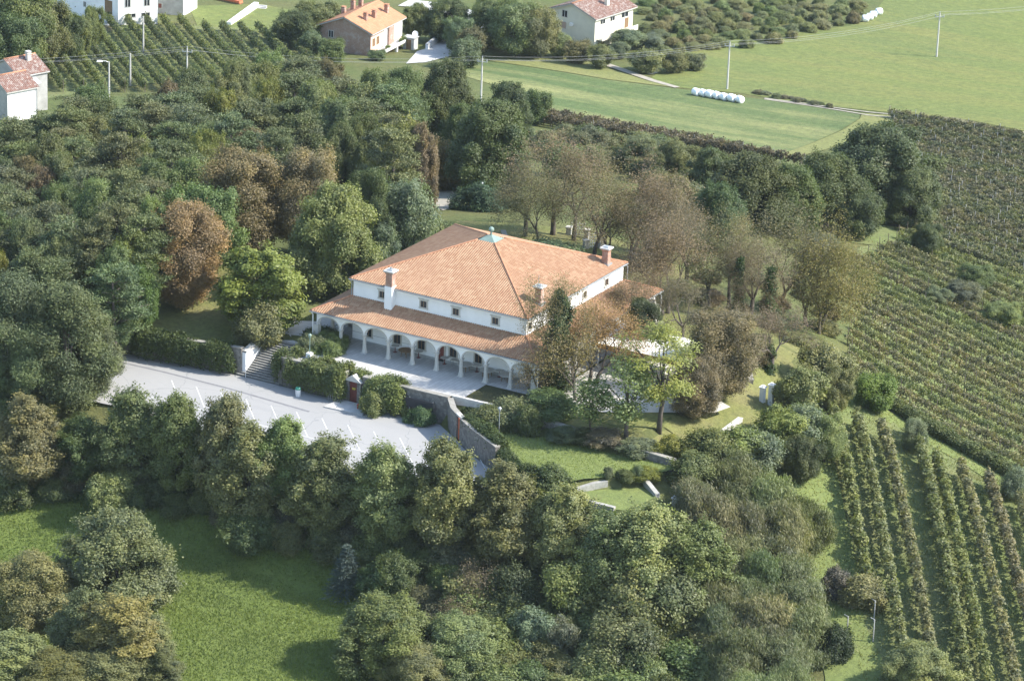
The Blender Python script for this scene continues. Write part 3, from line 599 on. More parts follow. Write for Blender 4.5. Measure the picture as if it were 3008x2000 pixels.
def roof_build(mb, name, parent, loc=(0, 0, 0)):
    me = mb.mesh(name); uvl = me.uv_layers.new(name='tile'); vi = np.empty(len(me.loops), np.int32); me.loops.foreach_get('vertex_index', vi)
    uv = np.zeros((len(mb.v), 2), np.float32); uv[:len(mb.uvc)] = mb.uvc; uvl.data.foreach_set('uv', uv[vi].ravel())
    me.polygons.foreach_set('use_smooth', [True]*len(me.polygons)); return link(name, me, parent, loc)
def rmb(): m_ = MB(); m_.uvc = []; return m_

# ------------------------------------------------------------------ the villa
W = 28.0; A_ = 2.996; H1_, H2_, H3_ = 3.62, 7.04, 11.0; HW = 5.07; IN = A_+.336; E_ = .535
villa = empty('villa', (14, 14, 0), 'large white villa with arcaded porch and pyramid terracotta roof', 'villa')
OFF = (-14, -14, 0)
def vb(mb, name, parent=None, smooth=False):
    return mb.build(name, parent or villa, OFF if parent is None else (0, 0, 0), smooth)
w = MB(); w.box((IN, IN, -.3), (W-IN, W-IN, H2_+.02), PLASTER)
w.box((IN-.04, IN-.04, -.3), (W-IN+.04, W-IN+.04, .25), GREYWALL)
wall = vb(w, 'wall')
# arcades: front, left, right
def arcade(mb, P, d, n_in, bays, z_sp, z_ap, z_top, th, skip=()):
    P = Vector(P); d = Vector(d); n = Vector(n_in); bw = (W-2*E_)/bays
    for k in range(bays):
        cx = (k+.5)*bw; rad = bw/2-.16; ns = 18
        arc = [(cx-rad*math.cos(math.pi*i/ns), z_sp+(z_ap-z_sp)*math.sin(math.pi*i/ns)**.92) for i in range(ns+1)]
        prof = [(k*bw, z_sp)]+arc+[((k+1)*bw, z_sp)]
        for off in (0, th):
            for i in range(len(prof)-1):
                (u0, zz0), (u1, zz1) = prof[i], prof[i+1]
                q = [P+d*u0+n*off+Vector((0, 0, zz0)), P+d*u1+n*off+Vector((0, 0, zz1)), P+d*u1+n*off+Vector((0, 0, z_top)), P+d*u0+n*off+Vector((0, 0, z_top))]
                mb.add(q, [(0, 1, 2, 3)], PLASTER)
        for i in range(len(prof)-1):
            (u0, zz0), (u1, zz1) = prof[i], prof[i+1]
            q = [P+d*u0+Vector((0, 0, zz0)), P+d*u1+Vector((0, 0, zz1)), P+d*u1+n*th+Vector((0, 0, zz1)), P+d*u0+n*th+Vector((0, 0, zz0))]
            mb.add(q, [(0, 1, 2, 3)], PLASTER)
        a2 = [(cx-(rad+.13)*math.cos(math.pi*i/ns), z_sp+(z_ap-z_sp+.11)*math.sin(math.pi*i/ns)**.92) for i in range(ns+1)]
        for i in range(ns):           # raised archivolt
            q = [P+d*u-n*.025+Vector((0, 0, z)) for u, z in (arc[i], arc[i+1], a2[i+1], a2[i])]; mb.add(q, [(0, 1, 2, 3)], STONE)
    return bw
BAYS = 9
def column_mesh():
    mb = MB(); mb.box((-.31, -.31, 0), (.31, .31, .1), STONE); 
    sq = []; prof = [(.29, .1), (.27, .35), (.215, .5), (.20, .62), (.175, 1.75), (.185, 1.8), (.25, 1.86), (.25, 1.97)]
    mb.lathe((0, 0, 0), [(r*1.08, z) for r, z in prof], 8, STONE); mb.box((-.27, -.27, 1.97), (.27, .27, 2.02), STONE); return mb.mesh('column')
cm = column_mesh()
for nm, P, d, n in (('front', (E_, E_, 0), (1, 0, 0), (0, 1, 0)), ('left', (E_, W-E_, 0), (0, -1, 0), (1, 0, 0)), ('right', (W-E_, E_, 0), (0, 1, 0), (-1, 0, 0))):
    mb = MB(); bw = arcade(mb, P, d, n, BAYS, 2.0, 3.06, H1_-.02, .32); vb(mb, 'arcade_wall')
    for k in range(1, BAYS):
        p = Vector(P)+Vector(d)*(k*bw)+Vector(n)*.16; link('column', cm, villa, (p.x-14, p.y-14, 0))
for x, y in ((E_+.05, E_+.05), (W-E_-.05, E_+.05), (E_+.05, W-E_-.05), (W-E_-.05, W-E_-.05)):
    mb = MB(); mb.box((x-.3, y-.3, 0), (x+.3, y+.3, 2.06), STONE); vb(mb, 'corner_pier')
mb = MB(); mb.box((E_, W-E_-.3, 0), (W-E_, W-E_, H1_-.02), PLASTER); vb(mb, 'back_wall')
mb = MB(); mb.add([(E_, E_, 3.35), (W-E_, E_, 3.35), (W-E_, W-E_, 3.35), (E_, W-E_, 3.35), (IN, IN, 3.9), (W-IN, IN, 3.9), (W-IN, W-IN, 3.9), (IN, W-IN, 3.9)], [(0, 4, 5, 1), (1, 5, 6, 2), (2, 6, 7, 3), (3, 7, 4, 0)], WOOD); vb(mb, 'porch_ceiling')
# porch roof and main roof
def hiproof(name, x0, x1, z0, tx0, tx1, z1, thick):
    mb = rmb(); c = [(x0, x0, z0), (x1, x0, z0), (x1, x1, z0), (x0, x1, z0)]; t = [(tx0, tx0, z1), (tx1, tx0, z1), (tx1, tx1, z1), (tx0, tx1, z1)]
    for i in range(4): slope(mb, c[i], c[(i+1) % 4], t[i], t[(i+1) % 4], TILE)
    i_ = .03
    mb.add([(x0+i_, x0+i_, z0-thick), (x1-i_, x0+i_, z0-thick), (x1-i_, x1-i_, z0-thick), (x0+i_, x1-i_, z0-thick)]+[(p[0], p[1], p[2]-.01) for p in c], [(0, 1, 5, 4), (1, 2, 6, 5), (2, 3, 7, 6), (3, 0, 4, 7)], LEAD)
    return mb, c, t
mb, c, t = hiproof('porch_roof', 0, W, H1_, IN-.02, W-IN+.02, HW, .12)
mb.add([(x, y, H1_-.12) for x, y in ((.03, .03), (W-.03, .03), (W-.03, W-.03), (.03, W-.03))]+[(x, y, H1_-.12) for x, y in ((E_+.1, E_+.1), (W-E_-.1, E_+.1), (W-E_-.1, W-E_-.1), (E_+.1, W-E_-.1))], [(0, 4, 5, 1), (1, 5, 6, 2), (2, 6, 7, 3), (3, 7, 4, 0)], WHITEPAINT)
proof = roof_build(mb, 'porch_roof', villa, OFF)
def hipcaps(parent, pairs, r=.12):
    for a, b in pairs:
        mb = MB(); a = Vector(a); b = Vector(b); k = int((b-a).length/.4); pts = [a+(b-a)*(i/k) for i in range(k+1)]
        mb.tube([tuple(p+Vector((0, 0, .04))) for p in pts], [r*(1.12 if i % 2 else .92) for i in range(k+1)], 7, CAPTILE); mb.build('hip_cap', parent, (0, 0, 0), True)
CAPTILE = plain('cap_tiles', (.40, .19, .105), .85, .35, 4)
hipcaps(proof, list(zip(c, t)))
q0, q1 = A_, W-A_; tc_ = 14-1.05; zc = H2_+(H3_-H2_)*(tc_-q0)/(14-q0)
mb, c, t = hiproof('roof', q0, q1, H2_, tc_, 28-tc_, zc, .14)
mb.add([(q0+.03, q0+.03, H2_-.14), (q1-.03, q0+.03, H2_-.14), (q1-.03, q1-.03, H2_-.14), (q0+.03, q1-.03, H2_-.14)], [(3, 2, 1, 0)], WHITEPAINT)
roof = roof_build(mb, 'roof', villa, OFF)
hipcaps(roof, list(zip(c, t)))
mb = MB(); e2 = 1.2; mb.add([(14-e2, 14-e2, zc-.08), (14+e2, 14-e2, zc-.08), (14+e2, 14+e2, zc-.08), (14-e2, 14+e2, zc-.08), (13.9, 13.9, zc+.5), (14.1, 13.9, zc+.5), (14.1, 14.1, zc+.5), (13.9, 14.1, zc+.5)], [(0, 1, 5, 4), (1, 2, 6, 5), (2, 3, 7, 6), (3, 0, 4, 7), (4, 5, 6, 7)], COPPER)
mb.lathe((14, 14, zc+.45), [(.12, 0), (.1, .35), (.14, .4), (.25, .5), (.30, .65), (.27, .8), (.14, .92), (.02, .96)], 12, COPPER); vb(mb, 'finial', roof)
# chimneys
def chimney(cx, cy, zb, zt, s, shaft=None, facing=(0, -1)):
    mb = MB(); f = Vector((facing[0], facing[1])); zz = shaft if shaft else zb
    mb.obox((cx, cy), (1, 0), (0, 1), s, s, zb, zz+.3, PLASTER) if shaft else mb.obox((cx, cy), (1, 0), (0, 1), s*1.15, s*1.15, zb, zb+.35, LEAD)
    mb.obox((cx, cy), (1, 0), (0, 1), s*.92, s*.92, zz, zt-.35, CHIMBRICK, .86); mb.obox((cx, cy), (1, 0), (0, 1), s*.86, s*.86, zt-.35, zt-.08, CHIMBRICK, 1.35)
    mb.obox((cx, cy), (1, 0), (0, 1), s*1.32, s*1.32, zt-.08, zt+.06, CONCRETE); mb.obox((cx, cy), (1, 0), (0, 1), s*.98, s*.98, zt+.06, zt+.2, LEAD, .5)
    if shaft: mb.tube([(cx, cy, zt+.15), (cx, cy, zt+.42)], [.09, .07], 8, LEAD)
    return vb(mb, 'chimney', roof)
chimney(8.2, 2.95, 4.55, 9.0, .46, shaft=7.0); chimney(24.0, 7.1, 7.2, 9.35, .43); chimney(23.75, 22.3, 7.2, 9.3, .43)
mb = MB(); mb.tube([(23.4, 7.9, 7.4), (23.4, 7.9, 10.2)], .03, 5, LEAD); vb(mb, 'antenna', roof)
# windows and doors of the villa; face: 'f' front wall y=IN, 'r' right wall x=W-IN
def vwindow(face, u, z, ww, hh, lintel=True):
    fr = MB(); pn = MB(); off = -14
    def bx(mb, u0, u1, z0, z1, d0, d1, mat):
        if face == 'f': mb.box((u0, IN-d1, z0), (u1, IN-d0, z1), mat)
        else: mb.box((W-IN+d0, u0, z0), (W-IN+d1, u1, z1), mat)
    t_ = .16; a, b, c, d = u-ww/2, u+ww/2, z-hh/2, z+hh/2
    bx(fr, a-t_, a, c, d, -.02, .06, STONE); bx(fr, b, b+t_, c, d, -.02, .06, STONE); bx(fr, a-t_-.03, b+t_+.03, c-.15, c, -.02, .10, STONE); bx(fr, a-t_, b+t_, d, d+.15, -.02, .06, STONE)
    if lintel: bx(fr, a-t_-.12, b+t_+.12, d+.15, d+.24, -.02, .12, STONE)
    f = vb(fr, 'window'); bx(pn, a, b, c, d, -.02, .012, GLASS); bx(pn, u-.03, u+.03, c, d, .012, .03, WOOD); bx(pn, a, a+.05, c, d, .012, .03, WOOD); bx(pn, b-.05, b, c, d, .012, .03, WOOD)
    vb(pn, 'pane', f)
for u in (7.0, 12.14, 16.11, 20.93): vwindow('f', u, 5.93, .74, .72)
for u in (4.0, 8.2, 12.35, 15.94, 20.82): vwindow('r', u, 5.97, .74, .72)
for u in (5.35, 8.98, 12.02, 15.95, 19.05): vwindow('f', u, 1.32, .85, 1.0, False)
for u in (6.0, 10.0, 18.0, 22.0): vwindow('r', u, 1.32, .85, 1.0, False)
mb = MB(); mb.box((13.75, IN-.1, .02), (13.9, IN+.02, 2.25), STONE); mb.box((14.85, IN-.1, .02), (15.0, IN+.02, 2.25), STONE); mb.box((13.75, IN-.1, 2.25), (15.0, IN+.02, 2.42), STONE)
dr = vb(mb, 'door'); mb = MB(); mb.box((13.9, IN-.04, .02), (14.36, IN+.02, 2.25), WOODRED); mb.box((14.39, IN-.04, .02), (14.85, IN+.02, 2.25), WOODRED); vb(mb, 'door_leaf', dr)
mb = MB(); mb.box((W-IN-.02, 13.5, .02), (W-IN+.05, 14.7, 2.3), WOOD); vb(mb, 'door')
for y in (.0, .0):
    pass
mb = MB(); mb.tube([(-.05, -.05, H1_-.06), (W+.05, -.05, H1_-.06)], .07, 6, LEAD); vb(mb, 'gutter')
mb = MB(); mb.tube([(W+.05, -.05, H1_-.06), (W+.05, W, H1_-.06)], .07, 6, LEAD); vb(mb, 'gutter')
mb = MB(); mb.tube([(q0-.05, q0-.05, H2_-.07), (q1+.05, q0-.05, H2_-.07)], .07, 6, LEAD); vb(mb, 'gutter')
mb = MB(); mb.tube([(q1+.05, q0-.05, H2_-.07), (q1+.05, q1, H2_-.07)], .07, 6, LEAD); vb(mb, 'gutter')
for p in ((.12, .25), (W-.15, .2), (W-.1, W-.4)):
    mb = MB(); mb.tube([(p[0]-.1, p[1]-.1, H1_-.1), (p[0]+.05, p[1]+.1, H1_-.5), (p[0]+.05, p[1]+.1, 0)], .065, 6, WHITEPAINT); vb(mb, 'downpipe')
for p in ((q0+.1, q0+.1), (q1-.1, q1-.1)):
    mb = MB(); mb.tube([(p[0]-.1, p[1]-.1, H2_-.1), (p[0]+.12, p[1]+.1, H2_-.45), (p[0]+.12, p[1]+.1, 4.9)], .06, 6, LEAD); vb(mb, 'downpipe')
for a_, b_ in ((IN, 4.85), (5.9, 8.4), (9.6, 11.4)): mb = MB(); mb.box((a_, IN-.03, 1.02), (b_, IN-.012, 1.06), GREYWALL); vb(mb, 'cable_duct')

# ------------------------------------------------------------------ porch furniture
def table(kind, x, y, label):
    t_ = empty('table', (x, y, .02), label, 'table', 'tables under the porch', rnd.uniform(-.2, .2))
    if kind == 'round':
        mb = MB(); mb.lathe((0, 0, .71), [(.44, 0), (.46, .02), (.44, .04)], 18, STONE); mb.build('tabletop', t_)
        mb = MB(); mb.lathe((0, 0, 0), [(.24, 0), (.05, .05), (.045, .70), (.16, .71)], 10, WOODRED); mb.build('pedestal', t_)
    elif kind == 'big':
        mb = MB(); mb.lathe((0, 0, .70), [(.80, 0), (.82, .03), (.80, .06)], 22, WOOD if 'brown' in label else STONE); mb.build('tabletop', t_)
        for k in range(4):
            a = k*math.pi/2+.78; mb = MB(); mb.tube([(.5*math.cos(a), .5*math.sin(a), 0), (.44*math.cos(a), .44*math.sin(a), .70)], [.04, .05], 6, WOOD); mb.build('leg', t_)
    else:
        mb = MB(); mb.box((-.55, -.35, .70), (.55, .35, .74), STONE); mb.build('tabletop', t_)
        for sx in (-1, 1):
            for sy in (-1, 1): mb = MB(); mb.box((sx*.48-.025, sy*.28-.025, 0), (sx*.48+.025, sy*.28+.025, .70), LEAD); mb.build('leg', t_)
for a in (('round', 9.1, 2.75, 'small round table under the window behind the third full arch'), ('big', 10.7, 2.3, 'large round brown wooden table behind the fourth arch'),
          ('round', 12.0, 2.8, 'small round pedestal table right of the large brown table'), ('round', 15.25, 2.75, 'small round table just right of the red porch door'),
          ('square', 16.6, 2.8, 'rectangular metal legged table behind the sixth arch pier'), ('big', 18.0, 2.3, 'large pale round table behind the arch next to the bed corner'),
          ('round', 19.2, 2.8, 'small round pedestal table between two large pale tables'), ('big', 20.8, 2.2, 'large pale round table behind the column at the bed corner'),
          ('round', 21.9, 2.85, 'small round pedestal table behind the second arch from the corner'), ('big', 23.1, 2.2, 'large pale round table nearest the right porch corner')): table(*a)

# ------------------------------------------------------------------ terrace walls, stair, gates
def poly_wall(name, pts, th, z0, z1, mat, label, cat='wall', cap=None, side=0.0, parts=True):
    """wall along pts; z0/z1 numbers or lists; parts: body and coping"""
    pts = [Vector((p[0], p[1])) for p in pts]; n = len(pts)
    g = lambda z, i: z[i] if isinstance(z, (list, tuple)) else z
    o = empty(name, (pts[0].x, pts[0].y, g(z0, 0)), label, cat); o0 = Vector((pts[0].x, pts[0].y, g(z0, 0)))
    def band(t_, za, zb, m_, nm, dz0=0.0):
        mb = MB(); L = []; 
        for i, p in enumerate(pts):
            d = (pts[min(i+1, n-1)]-pts[max(i-1, 0)]).normalized(); q = Vector((-d.y, d.x)); L.append((p+q*(t_/2+side), p-q*(t_/2-side)))
        vs = []
        for i, (l, r) in enumerate(L):
            for s_ in (l, r):
                vs.append((s_.x-o0.x, s_.y-o0.y, za(i)-o0.z)); vs.append((s_.x-o0.x, s_.y-o0.y, zb(i)-o0.z))
        fs = []
        for i in range(n-1):
            a = 4*i; b = a+4; fs += [(a, a+1, b+1, b), (a+2, b+2, b+3, a+3), (a+1, a+3, b+3, b+1), (a, b, b+2, a+2)]
        fs += [(0, 2, 3, 1), (4*(n-1), 4*(n-1)+1, 4*(n-1)+3, 4*(n-1)+2)]; mb.add(vs, fs, m_); mb.build(nm, o)
    if cap:
        band(th, lambda i: g(z0, i), lambda i: g(z1, i)-.1, mat, 'wall_body'); band(th+.12, lambda i: g(z1, i)-.1, lambda i: g(z1, i), cap, 'coping')
    else: band(th, lambda i: g(z0, i), lambda i: g(z1, i), mat, 'wall_body')
    return o
poly_wall('retaining_wall', [(-34,-10.9),(-26,-8.5),(-19.2,-7.3),(-12,-6.6),(-4.75,-5.75)], .5, -3.3, [-1.2,-.9,-.4,-.1,.15], RUBBLE, 'old plastered stone wall behind the long hedge left of the stair', cap=COPING)
poly_wall('retaining_wall', [(.35,-5.7),(8.35,-5.55)], .55, -3.3, [.25,.2], RUBBLE, 'stone terrace wall under the big rounded hedge', cap=COPING)
poly_wall('retaining_wall', [(10.35,-5.5),(20.6,-5.2)], .55, -3.3, [.2,.1], RUBBLE, 'rough stone terrace wall carrying the black banner', cap=COPING)
poly_wall('garden_wall', [(20.75,-5.25),(22.3,-7.2),(23.4,-8.1)], .5, -3.3, [.0,-.1,-.15], RUBBLE, 'stone wall turning the corner beside the orange gate', cap=COPING)
poly_wall('garden_wall', [(24.5,-9.0),(26.6,-10.6),(31.0,-13.1)], .5, -3.3, [-.2,-.2,-.4], RUBBLE, 'tall rubble wall running down the right end of the parking lot', cap=COPING)
poly_wall('terrace_kerb', [(20.75,-4.75),(25.5,-4.55),(30.6,-4.3)], .4, -1.8, [.14,.1,.1], STONE, 'white stone kerb along the front of the planted bed', 'kerb')
poly_wall('low_wall', [(30.9,-4.45),(36.4,-5.0),(40.5,-4.95)], .5, -1.9, [-.1,-.2,-.4], RUBBLE, 'low stone wall between the garden lawn and the upper trees', cap=COPING)
poly_wall('low_wall', [(43.2,-4.9),(47,-5.0)], .5, -2.2, [-.6,-.8], RUBBLE, 'short stone wall end beside the yellow green tree', cap=COPING)
poly_wall('boundary_wall', [(46.9,3.5),(46.9,9.8)], .45, [float(H(46.9,3.5))-.6, float(H(46.9,9.8))-.6], [float(H(46.9,3.5))+.45, float(H(46.9,9.8))+.45], STONE, 'pale sunlit boundary wall running toward the white gate posts', cap=STONE)
poly_wall('boundary_wall', [(-2,45),(2,39.5),(9,36.5),(14,35.5),(19,34.5)], .5, [float(H(*p))-.5 for p in ((-2,45),(2,39.5),(9,36.5),(14,35.5),(19,34.5))], [float(H(*p))+.6 for p in ((-2,45),(2,39.5),(9,36.5),(14,35.5),(19,34.5))], RUBBLE, 'low stone wall behind the villa running to the white garden frames', cap=COPING)
poly_wall('boundary_wall', [(31,34),(35,30),(40,24),(43.5,19)], .5, [float(H(*p))-.5 for p in ((31,34),(35,30),(40,24),(43.5,19))], [float(H(*p))+.7 for p in ((31,34),(35,30),(40,24),(43.5,19))], RUBBLE, 'low dark stone wall behind the bare trees on the right', cap=COPING)
pp = [at(*p) for p in ((1326,1131),(1368,1118),(1398,1113))]; poly_wall('basin_wall', pp, .5, [p.z-1 for p in pp], [p.z+.35 for p in pp], RIMSTONE, 'pale stone rim on the far left side of the small lawn')
pp = [at(*p) for p in ((1484,1108),(1514,1146))]; poly_wall('basin_wall', pp, .5, [p.z-1 for p in pp], [p.z+.4 for p in pp], RIMSTONE, 'pale stone rim on the right side of the small lawn')
pp = [at(*p) for p in ((1329,1151),(1372,1163),(1415,1178))]; poly_wall('basin_wall', pp, .45, [p.z-1.4 for p in pp], [p.z+.3 for p in pp], RIMSTONE, 'pale stone rim on the near side of the small lawn')
pp = at(1556, 1168); mb = MB(); mb.box((-.3, -.3, -1), (.3, .3, 1.0), STONE); mb.box((-.38, -.38, 1.0), (.38, .38, 1.12), WHITEPAINT); tag(mb.build('stone_post', None, pp), 'short pale stone post right of the small rimmed lawn', 'post')
# stair
STEPSTONE = plain('shaded_step', (.24, .235, .22), .9, .25, 3); STEPRISER = plain('shaded_riser', (.13, .13, .125), .9, .25, 3)  # step colours darkened to carry the shade of the hedge and wall
st_ = empty('staircase', (-2, -6.2, ZPARK), 'grey stone stair climbing from the parking lot to the path', 'staircase')
NS = 17; mb = MB()
for i in range(NS):
    y0_ = -6.3+i*.29; fl = max(0, 1.0-i*.28); mb.box((-4.2-fl+2, y0_+6.2, -.4), (2.15+fl*.2, (-6.3+NS*.29+.1)+6.2, (i+1)*.17), STEPRISER)
    mb.box((-4.2-fl+2, y0_+6.2-.03, (i+1)*.17), (2.15+fl*.2, y0_+6.2+.26, (i+1)*.17+.03), STEPSTONE)
mb.build('step', st_)
mb = MB(); x_ = -4.75
def cheek(mb, xa, xb, ya, yb, za, zb, zbase, mat):
    mb.add([(xa, ya, zbase), (xb, ya, zbase), (xb, yb, zbase), (xa, yb, zbase), (xa, ya, za), (xb, ya, za), (xb, yb, zb), (xa, yb, zb)], [(3, 2, 1, 0), (4, 5, 6, 7), (0, 1, 5, 4), (1, 2, 6, 5), (2, 3, 7, 6), (3, 0, 4, 7)], mat)
cheek(mb, -4.75+2, -4.3+2, .4, 6.0, 1.6+1.1, 2.9+.9, -.4, PLASTER); mb.build('cheek_wall', st_)
mb = MB(); cheek(mb, -4.85+2, -4.2+2, .4, 6.0, 2.72, 3.82, 2.55, STONE); mb.build('coping', st_)
mb = MB(); cheek(mb, .02+2, .5+2, .1, 5.6, 1.6, 3.0, -.4, RUBBLE); mb.build('cheek_wall', st_)
mb = MB(); pts = [(-3.9+2, -.2, .0), (-3.9+2, -.2, .95), (-3.95+2, 5.2, 3.9)]; mb.tube(pts, .03, 6, WHITEPAINT); mb.build('handrail', st_)
mb = MB(); mb.obox((0, 0), (1, 0), (0, 1), .8, .5, -.4, 1.0, RUBBLE); mb.obox((0, 0), (1, 0), (0, 1), .9, .6, 1.0, 1.2, STONE, .8); tag(mb.build('stone_block', None, (-5.4, 3.9, 0)), 'rounded stone block at the top of the stair path', 'stone block')
mb = MB(); mb.obox((0, 0), (1, 0), (0, 1), .35, .9, -.4, .8, RUBBLE); mb.obox((0, 0), (1, 0), (0, 1), .42, 1.0, .8, .95, STONE); tag(mb.build('stone_block', None, (-4.6, .9, 0)), 'low stone parapet end just above the stair wall', 'stone block')
# gate house with red door
gt = empty('wall_gate', (9.35, -5.75, ZPARK), 'red wooden gate under a small stone gable in the parking wall', 'gate')
mb = MB(); mb.box((-.98, -.3, -.3), (-.5, .35, 2.4), RUBBLE); mb.box((.5, -.3, -.3), (.98, .35, 2.4), RUBBLE); mb.box((-.5, .1, -.3), (.5, .35, 2.4), RUBBLE)
mb.add([(-1.1, -.4, 2.4), (1.1, -.4, 2.4), (1.1, .4, 2.4), (-1.1, .4, 2.4), (0, -.4, 3.1), (0, .4, 3.1)], [(3, 2, 1, 0), (0, 1, 4), (2, 3, 5), (1, 2, 5, 4), (3, 0, 4, 5)], STONE); mb.build('gate_frame', gt)
mb = MB(); mb.box((-.5, -.05, 0), (.5, .05, 2.38), WOODRED)
for k in range(5): mb.box((-.49+k*.2, -.065, .02), (-.31+k*.2, -.05, 2.36), WOODRED)
dl = mb.build('door_leaf', gt); mb = MB(); mb.box((-.2, -.085, 1.4), (.2, -.066, 1.62), YELLOW)
for k in range(3): mb.box((-.15, -.09, 1.57-k*.06), (.15-.06*(k % 2), -.085, 1.585-k*.06), WOOD)
mb.build('notice', dl)
sheet('gate_step', [(7.6,-8.9),(12.2,-8.6),(11.6,-6.1),(7.8,-6.1)], CONCRETE, 0, 'raised concrete slab in front of the red gate', 'slab', flat=ZPARK+.12)
mb = MB(); mb.prism([(7.6,-8.9),(12.2,-8.6),(11.6,-6.1),(7.8,-6.1)], ZPARK-.05, ZPARK+.11, CONCRETE); struct(mb.build('kerb'), 'raised concrete edge of the slab at the red gate', 'kerb')
# orange gate at the corner
og = empty('garden_gate', (23.95, -8.55, ZPARK), 'narrow orange wooden gate in the corner of the rubble wall', 'gate', rz=math.atan2(-.9, 1.1))
mb = MB(); mb.box((-.45, -.06, 0), (.45, .06, 2.3), ORANGE); mb.build('door_leaf', og)
mb = MB(); mb.box((-.7, -.25, -.3), (-.45, .25, 2.6), RUBBLE); mb.box((.45, -.25, -.3), (.7, .25, 2.6), RUBBLE); mb.box((-.7, -.25, 2.6), (.7, .25, 2.8), STONE); mb.build('gate_frame', og)
# black banner
bn = empty('banner', (17.0, -6.2, ZPARK), 'long black banner on posts along the terrace wall', 'banner')
mb = MB(); mb.box((-2.3, -.03, 1.25), (2.3, .03, 2.25), BLACK); mb.build('cloth', bn)
for x in (-2.2, -.6, 2.2): mb = MB(); mb.tube([(x, .06, 0), (x, .06, 2.35)], .04, 6, LEAD); mb.build('post', bn)
# lamp posts
def lamp(pos, h, label, mat, white_base=False):
    o = empty('street_lamp', pos, label, 'lamp')
    mb = MB(); mb.lathe((0, 0, 0), [(.12, 0), (.1, .3), (.05, .4), (.045, h)], 8, mat); mb.build('post', o)
    mb = MB(); mb.lathe((0, 0, h), [(.06, 0), (.14, .05), (.17, .3), (.22, .32), (.03, .5)], 8, mat); mb.build('lantern', o)
    if white_base: mb = MB(); mb.box((-.28, -.28, 0), (.28, .28, .6), WHITEPAINT); mb.build('base', o)
lamp((2.6, -4.0, 0), 2.3, 'green lamp post on a white base behind the big hedge', COPPER, True)
lamp((28.2, -8.0, ZLAWN), 2.6, 'slim grey lamp post among bushes on the garden lawn', LEAD)
lamp(at(1108, 470), 2.4, 'small pale lamp post standing in the dark juniper', LEAD)
# bin, bike rack, bench
b_ = empty('litter_bin', (3.6, -7.7, ZPARK), 'small white litter bin with a green lid by the wall', 'bin')
mb = MB(); mb.lathe((0, 0, 0), [(.26, 0), (.3, .72), (.3, .75)], 12, WHITEPAINT); mb.build('bin_body', b_); mb = MB(); mb.lathe((0, 0, .75), [(.31, 0), (.31, .12), (.2, .25)], 12, GREENP); mb.build('lid', b_)
mb = MB()
for k in range(4): mb.tube([(k*.28, 0, 0), (k*.28, 0, .75), (k*.28, .35, .75), (k*.28, .35, 0)], .025, 5, LEAD)
mb.tube([(-.1, 0, .05), (.95, 0, .05)], .025, 5, LEAD); mb.tube([(-.1, .35, .05), (.95, .35, .05)], .025, 5, LEAD); tag(mb.build('bicycle_rack', None, (7.0, -7.1, ZPARK)), 'grey metal bicycle rack left of the red gate', 'bicycle rack')
be = empty('bench', (11.3, -7.2, ZPARK+.12), 'small red bench beside the red gate', 'bench', rz=.2)
mb = MB(); mb.box((-.6, -.18, .4), (.6, .18, .45), REDPAINT); mb.build('seat', be)
for sx in (-1, 1): mb = MB(); mb.box((sx*.5-.04, -.16, 0), (sx*.5+.04, .16, .4), REDPAINT); mb.build('leg', be)
# parking lines
LN = []
for i in range(14):
    x = -9.9+i*3.16; mb = MB(); y_ = -11.6; sl = .92
    mb.add([(0, 0, 0), (.12, 0, 0), (.12+5.2*sl+.0, -5.2, 0), (5.2*sl, -5.2, 0)], [(3, 2, 1, 0)], LINEPAINT)
    struct(mb.build('parking_line', None, (x, y_, ZPARK+.006)), 'white painted stall line on the asphalt, %s of the row from the left' % ('first','second','third','fourth','fifth','sixth','seventh','eighth','ninth','tenth','eleventh','twelfth','thirteenth','fourteenth')[i], 'road marking')
mb = MB(); mb.add([(-9, 0, 0), (30, -.1, 0), (30, .0, 0), (-9, .1, 0)], [(0, 1, 2, 3)], LINEPAINT); struct(mb.build('parking_line', None, (-1, -16.8, ZPARK+.006)), 'long white painted line closing the parking stalls', 'road marking')
mb = MB(); pts = [(-19, -10.2), (-12, -9.9), (-4, -9.9), (4, -10.4), (7, -10.6)]
mb.add([(p[0], p[1], 0) for p in pts]+[(p[0], p[1]-.35, 0) for p in pts], [(i+5, i+6, i+1, i) for i in range(4)], plain('tar_seam', (.17, .17, .18), .9, .3, 2)); struct(mb.build('asphalt_seam', None, (0, 0, ZPARK+.004)), 'dark drainage seam along the parking lot', 'road marking')

# ------------------------------------------------------------------ canopy in the gravel yard
cn = empty('canopy', (30.5, 14, 0), 'white canvas canopy with an ochre valance beside the villa', 'canopy')
x0c, x1c, y0c, y1c = -1.6, 8.4, -2.6, 2.9
mb = MB(); nx = 12
for i in range(nx):
    xa = x0c+(x1c-x0c)*i/nx; xb = x0c+(x1c-x0c)*(i+1)/nx; sg = lambda x, f: 2.75+f*.55-.12*math.sin(math.pi*((x-x0c) % 2.5)/2.5)
    for j in range(4):
        fa, fb = j/4, (j+1)/4; ya, yb = y0c+(y1c-y0c)*fa, y0c+(y1c-y0c)*fb
        mb.add([(xa, ya, sg(xa, fa)), (xb, ya, sg(xb, fa)), (xb, yb, sg(xb, fb)), (xa, yb, sg(xa, fb))], [(0, 1, 2, 3)], CANVAS)
        mb.add([(xa, ya, sg(xa, fa)-.05), (xb, ya, sg(xb, fa)-.05), (xb, yb, sg(xb, fb)-.05), (xa, yb, sg(xa, fb)-.05)], [(3, 2, 1, 0)], CANVAS)
mb.build('cloth', cn, smooth=True)
mb = MB(); mb.box((x0c, y0c-.05, 2.2), (x1c, y0c-.02, 2.74), OCHRE); mb.build('valance', cn)
